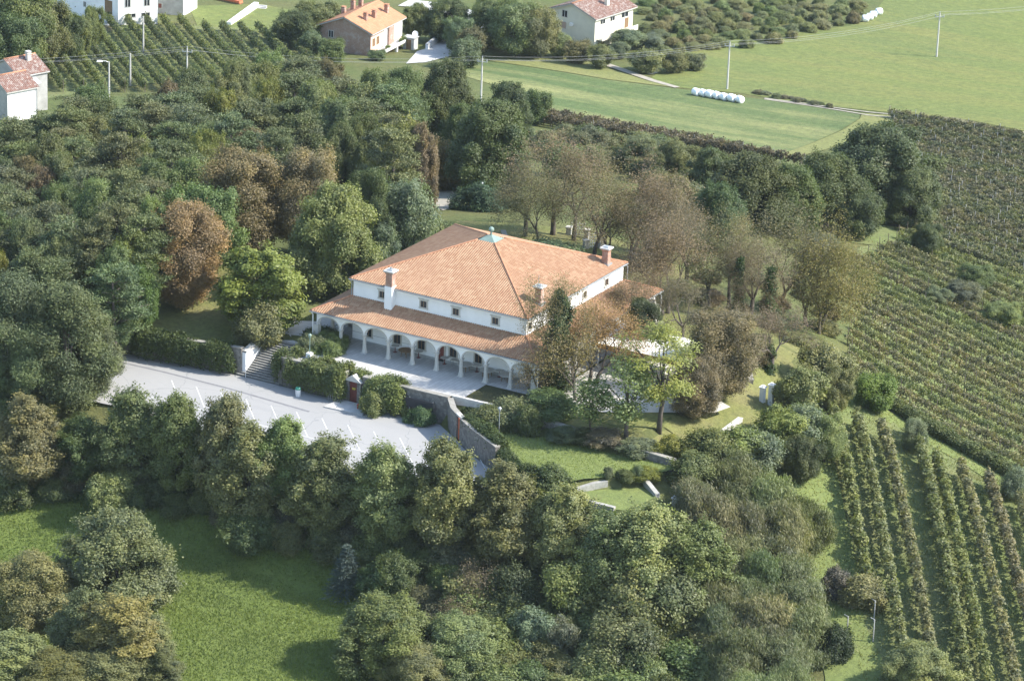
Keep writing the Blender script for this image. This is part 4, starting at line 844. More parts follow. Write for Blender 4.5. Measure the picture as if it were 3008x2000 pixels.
for i in range(4):
    x = x0c+.1+(x1c-x0c-.2)*i/3
    for y in (y0c+.1, y1c-.1): mb = MB(); mb.tube([(x, y, 0), (x, y, 2.65)], .05, 6, WHITEPAINT); mb.build('post', cn)
# white garden frames and gate posts behind the villa
def trellis(pos, rz, wd, hh, label):
    o = empty('lattice_gateway', pos, label, 'garden frame', rz=rz); mb = MB()
    for k in range(6):
        x = -wd/2+wd*k/5; mb.tube([(x, 0, 0), (x, 0, hh*(1 if k % 2 else .85))], .05, 5, WHITEPAINT)
    for z in np.linspace(.3, hh*.85, 5): mb.tube([(-wd/2, 0, z), (wd/2, 0, z)], .045, 5, WHITEPAINT)
    mb.build('lattice', o)
    for sx in (-1, 1):
        mb = MB(); mb.box((sx*(wd/2+.25)-.28, -.28, -.3), (sx*(wd/2+.25)+.28, .28, hh*.5), STONE); mb.box((sx*(wd/2+.25)-.36, -.36, hh*.5), (sx*(wd/2+.25)+.36, .36, hh*.58), STONE); mb.build('pillar', o)
trellis(at(1330, 545), .2, 1.7, 1.9, 'white lattice garden gate between two pale pillars behind the roof ridge'); trellis(at(1366, 572), 1.0, 1.5, 2.1, 'white iron garden gate standing open below the bare trees')
gp = at(1755, 925)
for k, (dx, dy, hh, lb) in enumerate(((0, 0, 1.6, 'left white plastered gate post half hidden by ivy'), (.85, .35, 1.95, 'taller white plastered gate post beside the right garden corner'))):
    o = empty('gate_post', (gp.x+dx, gp.y+dy, gp.z), lb, 'gate post'); mb = MB(); mb.box((-.25, -.25, -.5), (.25, .25, hh), PLASTER); mb.build('shaft', o)
    mb = MB(); mb.box((-.34, -.34, hh), (.34, .34, hh+.12), WHITEPAINT); mb.obox((0, 0), (1, 0), (0, 1), .26, .26, hh+.12, hh+.3, WHITEPAINT, .4); mb.build('cap', o)
pp = at(1258, 992); sheet('pebble_patch', [(pp.x-1.7, pp.y+.6), (pp.x+.2, pp.y+1.0), (pp.x+1.9, pp.y+.5), (pp.x+1.6, pp.y-.3), (pp.x-.6, pp.y-.4)], GRAVEL, 0, 'white pebble patch at the foot of the low garden wall', 'gravel', flat=ZLAWN+.03, res=.7)

# ------------------------------------------------------------------ vegetation prototypes
PR = {}
def proto(kind, *items): PR[kind] = list(items)
proto('linden', *[crown(100+i, 10, 3.2, .08, 'ovoid', 84, .215, 36, 20, .21, .155, sig=.22, tonev=.2, shoots=150, sl=1.15) for i in range(5)])
proto('oak', *[crown(120+i, 10, 4.6, .10, 'dome', 100, .185, 38, 20, .21, .155, sig=.27, shoots=110, sl=.8) for i in range(5)])
proto('round', *[crown(140+i, 8, 4.0, .14, 'round', 80, .205, 36, 19, .21, .15, sig=.26, shoots=100, sl=.8) for i in range(4)])
proto('chestnut', *[crown(160+i, 11, 4.3, .10, 'round', 110, .19, 40, 17, .19, .13, sig=.33, tonev=.2, shoots=120, sl=.6, inner=.2) for i in range(3)])
proto('walnut', *[crown(180+i, 8, 4.4, .14, 'dome', 46, .23, 34, 18, .34, .2, sig=.32, flat=.5, up=.8, tonev=.25, shoots=60) for i in range(2)])
proto('silver', *[crown(200+i, 6, 3.0, .05, 'dome', 34, .3, 36, 14, .28, .11, sig=.26, shoots=80) for i in range(2)])
proto('shrub', *[crown(220+i, 3, 2.0, 0, 'dome', 40, .26, 32, 15, .21, .14, sig=.22, shoots=70, sl=.5) for i in range(4)])
proto('feather', *[crown(240+i, 6.5, 3.0, 0, 'dome', 40, .28, 40, 14, .42, .07, sig=.3, vert=True, tonev=.16, shoots=200, sl=.8) for i in range(3)])
proto('locust', *[crown(260+i, 11, 3.9, .34, 'vase', 30, .26, 22, 9, .30, .12, sig=.42, flat=.35, up=.9, tonev=.25, inner=.35, shoots=30) for i in range(3)])
proto('young', *[crown(280+i, 7, 2.0, .36, 'round', 18, .34, 13, 8, .24, .16, sig=.36, inner=.35, shoots=30, sl=.7) for i in range(2)])
proto('small', *[crown(300+i, 5, 2.3, .12, 'round', 40, .25, 32, 15, .21, .15, sig=.25, shoots=80, sl=.7) for i in range(3)])
proto('juniper', *[crown(320+i, 2.4, 2.8, 0, 'dome', 26, .30, 40, 14, .34, .08, sig=.24, flat=.4, up=.6, needle=True, shoots=60, sl=.5) for i in range(2)])
proto('pine', *[pine(340+i) for i in range(4)])
proto('fatpine', *[crown(360+i, 12, 4.0, .06, 'ovoid', 60, .25, 50, 16, .30, .09, sig=.27, up=.7, jit=.8, needle=True, tonev=.18, shoots=170, sl=.8) for i in range(2)])
proto('spruce', spruce(380))
proto('bare', *[sparse(400+i, 11, 4.2, leafn=11) for i in range(4)])
proto('bare_twin', sparse(420, 12, 4.2, twin=True, leafn=10), sparse(421, 12, 4.2, twin=True, leafn=10))
proto('twiggy', *[sparse(430+i, 5, 2.6, fork=.18, leafn=12) for i in range(2)])
cnt = {}
def tree(kind, x, y, Hm, wpx, col, label, cat='tree', group=None, name=None, P=None, k=None):
    """tree whose top is seen at pixel (x, y); Hm metres tall; wpx pixels wide"""
    p = P if P is not None else at(x, y, Hm)
    c = cnt.get(kind, 0); cnt[kind] = c+1; v = PR[kind][(c if k is None else k) % len(PR[kind])]
    wm = wpx/ppm(p) if wpx else v[3]*2*Hm/v[2]
    nm = name or {'shrub': 'shrub', 'juniper': 'juniper', 'feather': 'feathery_bush', 'pine': 'pine_tree', 'fatpine': 'pine_tree', 'spruce': 'spruce_tree', 'bare': 'bare_tree', 'bare_twin': 'bare_tree', 'chestnut': 'chestnut_tree', 'twiggy': 'twiggy_shrub'}.get(kind, 'broadleaf_tree')
    o = empty(nm, p, label, cat, group, rnd.uniform(0, 6.28)); s = wm/2/v[3]; o.scale = (s*rnd.uniform(.95, 1.05), s*rnd.uniform(.95, 1.05), Hm/v[2])
    t_ = link('trunk', v[1], o); c_ = link('crown', v[0], o); j = [rnd.uniform(.92, 1.08) for _ in range(3)]
    c_.color = (col[0]*j[0], col[1]*j[1], col[2]*j[2], 1); return o
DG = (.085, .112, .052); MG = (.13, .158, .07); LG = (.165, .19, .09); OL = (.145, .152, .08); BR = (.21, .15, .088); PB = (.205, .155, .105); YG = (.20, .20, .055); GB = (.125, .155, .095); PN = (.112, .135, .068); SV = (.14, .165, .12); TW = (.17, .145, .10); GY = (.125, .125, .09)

# --- the row of leafy trees in front of the parking lot, left to right
row = [(60,925,9,190,OL,'broad grey green tree at the far left end below the big pines'),(185,965,7,120,DG,'dark bushy tree in the gap at the left end of the parking row'),
 (300,905,10,165,MG,'slender leafy tree at the left end of the asphalt, top touching the stalls'),(405,915,10.5,145,MG,'slender tree second along the parking edge with a pointed crown'),
 (520,922,10.5,150,OL,'tall pointed tree in the middle of the parking row with a bronze tinted top'),(575,985,10,190,LG,'big bright tree in front of the bronze topped tree'),
 (655,972,9,135,MG,'dark spiky tree standing behind the big bright tree at the stalls'),(755,1012,10,175,MG,'pointed tree right of the spiky one, crown against white stall lines'),
 (890,1035,10,165,LG,'bright leafy tree below the stalls nearest the black banner'),(1030,1026,11,170,LG,'tall light green tree in front of the lower parking corner'),
 (1165,1080,10,190,OL,'dull olive tree at the foot of the rubble wall end'),(1300,1128,10,165,LG,'light green tree left below the small rimmed lawn'),
 (1405,1186,10,175,MG,'full green tree just below the near stone rim of the small lawn'),(1500,1168,10.5,210,LG,'widest light green tree of the row, right below the rimmed lawn'),
 (1610,1215,9.5,180,MG,'green tree at the right end of the row beside the feathery bushes')]
for x, y, h, w_, c_, lb in row: tree('linden', x, y, h, w_, c_, lb, group='leafy trees along the parking lot')
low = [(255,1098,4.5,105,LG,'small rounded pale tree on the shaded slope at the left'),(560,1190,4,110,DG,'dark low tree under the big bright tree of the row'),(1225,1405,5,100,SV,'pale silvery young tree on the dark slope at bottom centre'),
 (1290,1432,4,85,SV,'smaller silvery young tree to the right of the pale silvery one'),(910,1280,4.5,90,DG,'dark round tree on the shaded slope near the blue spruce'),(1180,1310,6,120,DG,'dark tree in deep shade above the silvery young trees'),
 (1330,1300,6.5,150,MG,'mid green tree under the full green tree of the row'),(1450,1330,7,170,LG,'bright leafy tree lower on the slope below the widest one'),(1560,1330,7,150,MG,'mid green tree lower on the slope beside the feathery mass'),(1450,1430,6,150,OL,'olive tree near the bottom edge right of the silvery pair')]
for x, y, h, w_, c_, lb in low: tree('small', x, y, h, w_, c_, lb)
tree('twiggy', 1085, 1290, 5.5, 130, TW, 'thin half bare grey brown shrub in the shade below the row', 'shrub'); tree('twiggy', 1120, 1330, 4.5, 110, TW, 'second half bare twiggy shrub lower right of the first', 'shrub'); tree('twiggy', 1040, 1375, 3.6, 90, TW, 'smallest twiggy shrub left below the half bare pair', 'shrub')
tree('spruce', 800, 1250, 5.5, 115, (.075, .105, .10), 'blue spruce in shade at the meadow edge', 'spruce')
for x, y, h, w_, c_, lb in [(885,1388,7,230,MG,'large bushy tree at the right edge of the near meadow'),(1050,1425,6,200,LG,'bright bushy tree at the bottom right of the large meadow tree'),(960,1490,4.5,150,LG,'low yellow green bush tree at the bottom edge beside the meadow')]: tree('oak', x, y, h, w_, c_, lb)
for x, y, h, w_, c_, lb in [(270,1192,9.5,270,(.165,.20,.10),'big pale green tree alone on the near meadow'),(70,1288,7,210,(.185,.18,.08),'yellowing tree at the left edge beside the big pale tree'),
 (190,1365,7,150,OL,'brownish green tree between the yellowing pair in the lower left'),(275,1385,7.5,190,(.195,.19,.08),'yellow tipped tree in front of the big pale meadow tree'),(355,1420,5,110,LG,'light green tree right of the yellow tipped tree'),
 (25,1465,5,190,LG,'pale bush tree in the bottom left corner'),(135,1512,4,200,(.16,.17,.06),'yellow green bush tree on the bottom edge near the corner'),(255,1505,4,170,LG,'leafy bush tree on the bottom edge below the yellow tipped tree'),(375,1500,3.8,110,OL,'small olive tree on the bottom edge at the meadow')]:
    tree('linden' if w_ < 200 else 'oak', x, y, h, w_, c_, lb)
def scatter(poly, sx, sy, seed):
    g = random.Random(seed); xs = [p[0] for p in poly]; ys = [p[1] for p in poly]; out = []
    for _ in range(9000):
        x = g.uniform(min(xs), max(xs)); y = g.uniform(min(ys), max(ys))
        if not bool(inpoly(np.array([x]), np.array([y]), poly)[0]): continue
        if all(((x-a)/sx)**2+((y-b)/sy)**2 > 1 for a, b in out): out.append((x, y))
    return out
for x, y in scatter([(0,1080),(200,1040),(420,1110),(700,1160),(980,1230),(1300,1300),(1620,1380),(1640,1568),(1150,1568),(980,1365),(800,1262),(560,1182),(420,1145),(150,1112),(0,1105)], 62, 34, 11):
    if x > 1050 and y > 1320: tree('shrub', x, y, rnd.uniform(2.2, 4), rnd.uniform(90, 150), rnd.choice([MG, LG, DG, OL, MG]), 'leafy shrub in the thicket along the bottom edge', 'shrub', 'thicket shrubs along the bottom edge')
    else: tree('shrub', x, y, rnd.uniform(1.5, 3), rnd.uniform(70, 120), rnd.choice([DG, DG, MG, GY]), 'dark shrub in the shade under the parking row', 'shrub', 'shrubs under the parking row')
# --- feathery thicket lower right
for x, y in scatter([(1590,1120),(1680,1040),(1760,1080),(1810,1160),(1840,1290),(1850,1480),(1880,1568),(1700,1568),(1650,1400),(1660,1260)], 72, 44, 5):
    tree('feather', x, y, rnd.uniform(4.5, 6.5), rnd.uniform(120, 165), rnd.choice([(.15,.17,.105), (.16,.17,.11), (.17,.18,.12), (.145,.165,.10)]), 'tall feathery grey green bush in the dense thicket left of the near vines', 'bush', 'feathery thicket beside the near vineyard')
tree('feather', 1850, 1150, 5, 130, (.10, .115, .055), 'separate feathery bush leaning out over the grass margin', 'bush')
tree('shrub', 1925, 1315, 2.6, 75, (.11, .09, .085), 'round purplish grey bush on the grass margin', 'shrub'); tree('shrub', 1928, 1450, 3, 80, (.045, .065, .035), 'very dark glossy bush on the grass margin near the bottom', 'shrub')
tree('shrub', 1985, 1335, 2.6, 120, OL, 'leafy vine arbour bush beside the wooden post at the vine row end', 'shrub')
tree('oak', 2120, 1490, 5, 170, LG, 'light green bushy tree at the bottom among the near vines')
# --- right garden edge
for x, y, h, w_, c_, lb in [(1900,800,5,110,LG,'bright leafy tree on the boundary at the tall double trunk'),(1845,855,5.5,110,LG,'bright green tree filling the boundary above the gate posts'),(1930,850,5,90,MG,'mid green tree at the top end of the grass strip'),
 (1795,950,4,110,(.16,.20,.06),'yellow green climber heap right of the white gate posts'),(1850,945,4.5,120,SV,'silvery leaved bush tree in the hedge below the gate posts'),(1700,990,4,120,(.155,.20,.065),'fresh green climber heap above the feathery thicket'),
 (1750,1000,4.5,110,SV,'pale silver bush tree above the grass margin'),(1905,960,5,90,LG,'light green tree at the top of the first near vine row'),(1850,1010,5,90,DG,'dark round tree standing on the grass margin top'),(1640,1000,4.5,120,MG,'green bush tree at the end of the sunlit boundary wall'),(1605,1050,4,110,MG,'green bush right of the short stone wall end')]:
    tree('round' if w_ < 100 else 'small', x, y, h, w_, c_, lb)
tree('silver', 2110, 965, 3.5, 65, SV, 'small silvery tree at the head of a near vine row'); tree('silver', 2345, 1080, 3.5, 70, SV, 'silvery tree at the right picture edge by the hedge')
tree('small', 2020, 865, 4, 90, (.13, .18, .05), 'fresh green bush tree at the corner of the hedge and vineyard')
# --- garden around the lawn
for x, y, h, w_, c_, k_, lb in [(1180,925,2.4,110,GB,'shrub','grey green bush behind the slim lamp post'),(1130,940,2.2,90,MG,'shrub','green bush left of the slim lamp post'),(1215,940,2.8,70,DG,'shrub','dark bush beside the white pebble patch'),
 (1270,905,2.0,120,DG,'shrub','dark shrub at the foot of the ivy covered tree'),(1305,985,1.1,80,GB,'shrub','low bush along the foot of the low garden wall'),(1390,995,1.1,95,GY,'shrub','long brownish bush below the low garden wall'),(1470,1015,1.1,90,GB,'shrub','grey green bush under the yellow green tree'),
 (1350,990,1.0,60,DG,'shrub','small dark bush below the middle of the low wall'),(1272,1078,2.6,95,DG,'shrub','round dark bush between garden lawn and olive tree'),(1402,1078,1.1,24,GB,'shrub','tiny round shrub on the garden lawn'),(1470,1075,1.2,30,GB,'shrub','second tiny round shrub on the lawn near its right end'),(1440,1084,.9,45,DG,'shrub','low dark shrub behind the small rimmed lawn'),(1490,1080,1.0,70,(.16,.18,.05),'shrub','yellow green shrub behind the right rim of the small lawn'),
 (1545,1010,2.0,75,YG,'shrub','bright yellow green bush under the feathery tree'),(968,938,1.8,70,(.07,.11,.05),'juniper','low green juniper at the terrace wall below the banner'),(720,772,1.8,80,GB,'juniper','grey green juniper behind the green lamp post'),(755,785,1.5,70,(.12,.15,.05),'juniper','yellowish juniper at the terrace corner'),(770,765,1.6,75,MG,'juniper','dark juniper at the first porch column'),
 (862,905,2.4,60,LG,'shrub','yellowing bush right of the red gate')]:
    tree(k_, x, y, h, w_, c_, lb, 'shrub')
tree('locust', 1530, 752, 11.5, 200, (.185, .20, .06), 'tall feathery yellow green tree in front of the gravel yard')
tree('young', 1368, 880, 6, 110, MG, 'young green tree on a thin stem in front of the gravel yard'); tree('young', 1450, 845, 8, 130, MG, 'taller young green tree just left of the yellow green one')
tree('chestnut', 1665, 730, 9, 180, (.18, .155, .10), 'dense rusty brown tree beside the gravel yard'); tree('chestnut', 1600, 830, 6.5, 120, (.18, .15, .10), 'lower brown leaved tree in front of the rusty one'); tree('oak', 1482, 698, 6.5, 95, (.055, .075, .035), 'dark glossy tree at the right wall of the villa')
# --- bare trees behind and right of the villa
BL = (.185, .145, .10)
OB = (.165, .16, .09)
bt = [(1215,340,11,190,BL,'bare','slim bare tree with a pale straight trunk left of the bare group'),(1280,318,12,240,BL,'bare','broad bare crown at the left of the brown group behind the villa'),(1372,368,12,220,OB,'bare','bare tree standing right behind the white garden gate'),(1465,358,12.5,240,(.175,.145,.10),'bare_twin','bare tree with two dark stems behind the far chimney'),
 (1535,415,11,210,BL,'bare','bare tree with ivy strands at the right of the brown group'),(1400,420,10,190,BL,'bare','thin bare tree between the two largest bare crowns'),(1330,350,11,200,(.17,.145,.105),'bare','greyish bare tree in the back of the brown group'),(1250,400,8.5,170,OB,'bare','lower bare tree in front of the broad bare crown'),(1590,470,10,180,(.175,.14,.10),'bare','bare tree between the brown group and the leaning one'),
 (1545,488,12,250,BL,'bare_twin','large leaning bare tree at the back corner of the porch roof'),(1645,488,11.5,200,OB,'bare','bare tree with a straight dark trunk above the low dark wall'),(1690,500,10.5,170,(.18,.155,.10),'bare','smaller bare tree left of the ivy wrapped trunk'),(1805,478,12.5,250,(.175,.155,.10),'bare','wide bare crown above the ivy column'),(1740,540,10,180,(.175,.15,.105),'bare','greyish bare tree behind the ivy wrapped trunk'),
 (1905,487,14.5,240,(.20,.17,.06),'bare_twin','tallest double trunk tree with thin yellow leaves at the right boundary'),(1870,560,10,180,(.185,.165,.085),'bare','slender bare tree behind the tallest double trunk'),(1785,715,7.5,190,TW,'bare','small leaning bare tree above the white gate posts'),(1475,610,8.5,170,BL,'bare','bare tree shading the far half of the right porch roof'),(1500,560,8,160,BL,'bare','low bare tree beside the far end of the porch roof'),(1700,690,6.5,170,TW,'bare','low brown bare tree behind the rusty brown one'),(1580,640,8,170,BL,'bare','bare tree close behind the end of the porch roof')]
for x, y, h, w_, c_, k_, lb in bt: tree(k_, x, y, h, w_, c_, lb)
for x, y in scatter([(1560,640),(1700,610),(1860,640),(1930,720),(1880,800),(1760,790),(1640,740)], 75, 38, 77): tree('shrub', x, y, rnd.uniform(.8, 1.6), rnd.uniform(50, 85), rnd.choice([OL, TW, GB, (.16,.145,.08)]), 'low scrub between the bare trunks right of the villa', 'shrub', 'scrub among the bare trees')
# ivy wrapped trunks
def ivytree(x, y, Hm, wpx, label, lk, top=.62, col=(.05, .085, .03), rad=.55, k=0, leaf=BL, kind='bare', n=900):
    o = tree(kind, x, y, Hm, wpx, leaf, label, name='ivy_tree', k=k); p = o.location; s = o.scale
    z_ = Hm*top; me = ivymesh(lk, [(0, 0, 0), (rad*.5, -rad*.3, z_*.25), (-rad*.4, rad*.2, z_*.5), (rad*.35, rad*.2, z_*.75), (0, 0, z_)], [rad*1.15, rad, rad*.75, rad*.8, rad*.4], n)
    i_ = link('ivy', me, o); i_.scale = (1/s[0], 1/s[1], 1/s[2]); i_.color = (*col, 1); return o
ivytree(1709, 558, 9.5, 90, 'tree wrapped in dark ivy from root to crown by the low wall', 31, .8); ivytree(1780, 610, 7.5, 70, 'short trunk smothered by a dark ivy column below the wide bare crown', 32, .95, rad=.8)
ivytree(1773, 790, 3.6, 50, 'ivy covered stump in the right garden', 33, .95, rad=.55, n=400); ivytree(1510, 400, 10, 90, 'slim tree with ivy strands at the far chimney', 34, .6)
o = ivytree(1290, 632, 13, 170, 'big ivy covered tree at the right front corner of the villa', 35, .86, rad=1.2, col=(.06, .085, .04), leaf=(.19, .15, .09), n=5200, kind='bare', k=1)
tree('bare_twin', 1370, 680, 10, 230, (.21, .15, .075), 'leaning brown limbed tree against the porch roof corner'); tree('twiggy', 1238, 800, 5.5, 120, (.21, .15, .08), 'brown leaved shrub in front of the porch corner arch', 'shrub'); tree('twiggy', 1335, 780, 7, 170, (.2, .15, .075), 'brown leaved shrub right of the ivy covered tree', 'shrub')
# --- trees left of the villa
for x, y, h, w_, c_, k_, lb in [(428,478,11.5,185,(.225,.155,.085),'chestnut','rounded rust brown tree standing alone left of the villa'),(560,364,12,215,BR,'chestnut','large brown tree above the bright green walnut'),(702,354,12,165,(.21,.16,.10),'chestnut','pale brown tree between the large brown one and the wood'),
 (470,440,10,170,(.105,.155,.06),'round','bright green tree peeping out behind the rust brown one'),(770,438,12,215,MG,'oak','full green tree touching the left porch roof'),(605,578,9,210,(.15,.185,.05),'walnut','spreading yellow green tree above the stair'),(318,602,8.5,115,(.095,.14,.05),'round','green tree at the left end of the hedge'),
 (600,705,5,120,LG,'small','small light green tree at the head of the stair'),(925,288,11,140,(.15,.165,.045),'round','yellow flecked tree at the edge of the wood behind the roof'),(940,418,8.5,140,SV,'silver','grey green olive like tree behind the left roof slope'),(885,515,4.5,80,SV,'silver','low silvery tree beside the lawn patch left of the roof'),
 (1130,240,12,190,(.075,.105,.045),'oak','large dark spreading tree at the start of the back drive'),(1030,148,11,140,(.075,.095,.04),'oak','dark round tree at the corner of the wood and crop field'),(1015,335,6,100,(.165,.135,.06),'small','bronze coloured tree beside the back drive'),(1170,195,9,120,DG,'oak','dark tree at the crop field corner under the concrete pole'),(1235,215,5,60,DG,'small','small dark tree at the edge of the crop field'),
 (1105,425,3.2,120,(.05,.075,.045),'juniper','dark spreading juniper at the end of the back drive'),(1040,385,3,80,OL,'shrub','olive hedge bush along the back drive'),(980,500,3,110,MG,'shrub','bush cluster behind the left roof edge'),(1270,565,2.5,170,GB,'shrub','grey green bush seen just above the roof ridge'),(850,400,10,110,DG,'oak','dark tree between the pale brown and the yellow flecked ones'),(1065,250,10,120,DG,'oak','dark tree in the shaded gap beside the back drive')]:
    tree(k_, x, y, h, w_, c_, lb, 'shrub' if k_ in ('shrub', 'juniper') else 'tree')
# big pines at the left edge
for x, y, h, w_, lb in [(150,668,13.5,230,'broad soft needled pine at the left end of the parking lot'),(30,640,13.5,200,'tall dark pine at the left picture edge above the parking lot'),(215,720,9,140,'lower pine leaning over the left end of the asphalt'),(70,760,10,180,'full pine in front of the two tall ones at the left edge')]:
    tree('fatpine', x, y, h, w_, (.09, .118, .06), lb, group='big pines at the left end of the parking lot')
# --- the wood behind and left of the villa
WOOD_POLY = [(-30,275),(120,250),(190,210),(330,190),(520,150),(640,122),(800,148),(935,165),(950,250),(985,305),(880,300),(760,300),(640,298),(540,318),(450,368),(375,440),(315,535),(265,610),(200,600),(100,600),(-30,590)]
for x, y in scatter(WOOD_POLY, 62, 25, 3):
    r_ = rnd.random(); far_ = y < 260
    if r_ < .56: tree('pine', x, y, rnd.uniform(10, 13.5), rnd.uniform(110, 150), rnd.choice([PN, PN, (.125,.14,.07), (.11,.13,.075)]), 'dark flat topped pine in the dense wood left of the villa', 'pine', 'pines of the wood left of the villa')
    elif r_ < .84: tree('oak', x, y, rnd.uniform(9, 12), rnd.uniform(95, 140), rnd.choice([(.10,.13,.06), (.14,.17,.08), (.12,.15,.08), (.145,.165,.08)]), 'dark green broadleaf tree in the dense wood left of the villa', 'tree', 'broadleaf trees of the wood left of the villa')
    elif r_ < .94: tree('oak', x, y, rnd.uniform(8, 11), rnd.uniform(80, 120), rnd.choice([(.15,.13,.085), (.155,.14,.08)]), 'brownish thinning tree in the dense wood left of the villa', 'tree', 'brownish trees of the wood left of the villa')
    else: tree('round', x, y, rnd.uniform(9, 11.5), rnd.uniform(75, 110), (.17, .19, .06), 'yellow green tree standing out of the dense dark wood', 'tree', 'yellow green trees of the wood left of the villa')
# --- belt of trees behind the bare group
belt = [(1730,365,9.5,210,DG,'wide dark oak in the belt behind the bare trees'),(1820,385,9,160,(.075,.10,.045),'dark oak right of the wide one in the belt'),(1915,362,9.5,190,(.095,.12,.05),'lighter green oak in front of the big grey green one'),(2040,300,12,250,(.082,.105,.055),'largest grey green tree at the corner of the far vineyard'),(2100,390,8,150,(.085,.105,.055),'grey green tree at the lower right of the largest one'),
 (1640,350,7,130,DG,'dark tree at the left end of the belt'),(1560,330,6,130,MG,'mid green tree above the bare crowns'),(1660,430,8,130,(.07,.105,.05),'bluish green tree between belt and bare crowns'),(1985,450,6,110,DG,'dark tree under the lighter green oak'),(1480,320,5,120,GB,'grey green tree behind the broad bare crown'),(1360,300,5,110,GB,'grey green tree behind the thin bare tree'),(2250,615,3,80,MG,'green tree standing in the upper vineyard'),(2225,655,2.6,90,GB,'grey green tree in the middle of the vineyard slope'),(2310,700,2.8,90,LG,'olive tree in the vineyard slope near the right edge'),(2160,665,2.2,70,GB,'small grey green tree left of the vineyard pair'),(2140,520,4,70,DG,'small dark tree at the top corner of the vineyard slope'),(1895,545,3,90,SV,'silvery bush tree at the dark belt foot')]
for x, y, h, w_, c_, lb in belt: tree('oak' if w_ > 115 else 'round', x, y, h, w_, c_, lb)
for x, y in scatter([(1250,300),(1330,290),(1480,310),(1620,345),(1700,380),(1640,470),(1500,400),(1350,350),(1260,340)], 50, 20, 21):
    tree('shrub', x, y, rnd.uniform(2, 4), rnd.uniform(60, 95), rnd.choice([GB, DG, OL, MG]), 'shrub in the overgrown strip between crop field and bare trees', 'shrub', 'shrubs in the overgrown strip')
for x in (1748, 1762, 1790, 1806, 1822, 1838, 1850, 1876, 1893, 1910): tree('shrub', x, 208+(x-1745)*.19, rnd.uniform(.35, .8), rnd.uniform(16, 30), rnd.choice([(.16,.16,.12), GB, (.165,.165,.1)]), 'low grey bush on the meadow edge right of the bale row', 'shrub', 'low bushes on the meadow edge')
# --- village gardens at the top
gar = [(690,30,6,110,DG),(735,10,7,120,MG),(960,15,6,75,MG),(1010,30,5,60,GB),(1030,5,7,100,DG),(1060,45,6,70,GB),(1090,70,5,70,OL),(1075,95,4.5,70,GB),(1130,5,8,120,DG),(1190,10,9,130,LG),(1240,25,8,110,LG),(1165,25,7,90,OL),(1215,75,4,60,MG),(1290,82,3.8,62,LG),(1330,98,3.6,60,OL),(1385,108,3.6,60,LG),(1450,72,3.0,80,SV),(1500,82,2.4,56,SV),(1490,118,3.6,75,LG),(1555,122,3.4,62,OL),(1600,127,2.6,48,GB),(1425,100,2.6,50,SV),(1530,108,2.2,44,LG),(40,-20,13,170,MG),(100,10,10,120,MG),(150,30,8,80,DG),(25,40,10,140,DG),(190,40,7,50,MG),(215,20,7,55,MG),(765,95,4,55,MG),(720,75,4,60,GB),(1340,55,3,40,OL),(868,118,1.6,40,GB)]
kn = ['bushy', 'rounded', 'leafy', 'spreading']
for i, (x, y, h, w_, c_) in enumerate(gar):
    near = 'the white house' if x < 260 else 'the brick house' if x < 1000 else 'the village road' if x < 1260 else 'the beige house'
    tree('small' if h < 6 else 'round', x, y, h, w_, c_, 'garden tree beside %s at the top' % near, 'tree', 'garden trees beside %s' % near[4:])
for x, y in scatter([(1480,-10),(1990,-10),(1985,25),(1900,60),(1760,85),(1650,100),(1560,105),(1490,70)], 34, 13, 9):
    tree('shrub', x, y, rnd.uniform(.9, 1.9), rnd.uniform(26, 50), rnd.choice([(.16,.185,.11), (.185,.19,.10), LG, (.175,.175,.10), MG]), 'bushy fruit tree in the orchard above the pale meadow', 'tree', 'orchard trees above the pale meadow', name='orchard_tree')

# ------------------------------------------------------------------ hedges
def hedge(name, pts, wd, ht, col, label, seed, l=.21, dens=230, zb=None, lumpy=.13, ends=.6):
    g = np.random.default_rng(seed); P = np.array([(p[0], p[1]) for p in pts]); seg = np.hypot(*(P[1:]-P[:-1]).T); L = seg.sum(); cs = np.concatenate([[0], np.cumsum(seg)])
    n = int(L*(wd+2*ht)*dens/7); s = g.uniform(0, L, n); X = np.interp(s, cs, P[:, 0]); Y = np.interp(s, cs, P[:, 1]); i = np.clip(np.searchsorted(cs, s)-1, 0, len(seg)-1)
    d = (P[1:]-P[:-1])[i]/seg[i][:, None]; q = np.stack([-d[:, 1], d[:, 0]], -1)
    ph = g.uniform(0, 6.28, 4); lm = 1+lumpy*(np.sin(s*1.5+ph[0])*.5+np.sin(s*.63+ph[1])*.6+np.sin(s*3.1+ph[2])*.25); e = np.sqrt(np.clip(np.minimum(s, L-s)/ends, .05, 1))
    th = g.uniform(0, math.pi, n); ss = np.sign(np.cos(th))*np.abs(np.cos(th))**.55; tt = np.sin(th)**.55; k = g.uniform(.82, 1.05, n)
    off = ss*wd/2*lm*k*(.6+.4*e); z = tt*ht*lm*e*k
    zz = (np.full(n, zb) if zb is not None else H(X, Y)); o3 = np.array([P[0, 0], P[0, 1], zz[0] if zb is None else zb])
    C = np.stack([X+q[:, 0]*off, Y+q[:, 1]*off, zz+z], -1)-o3; NN = unit(np.stack([q[:, 0]*ss, q[:, 1]*ss, tt+.1], -1)+g.normal(size=(n, 3))*.2)
    Q, tn = clumps(g, C, NN, np.clip(.42+.2*np.sin(s*2.1+ph[3])+g.normal(size=n)*.14, 0, 1), 9, .15, l, l*.7)
    o = link(name, quadmesh(name, Q, LEAF, tn), None, o3); o.color = (*col, 1); return tag(o, label, 'hedge')
hedge('hedge', [(-17.5,-7.6),(-12,-6.9),(-5.4,-6.0)], 2.2, 2.7, (.07, .095, .035), 'long dark overgrown hedge along the wall left of the stair', 1, zb=-2.6)
hedge('hedge', [(-.5,-3.7),(1.2,-5.0),(4,-5.1),(8.7,-5.3)], 3.4, 3.05, (.135, .165, .065), 'big rounded clipped hedge between the stair and the red gate', 2, zb=-2.6)
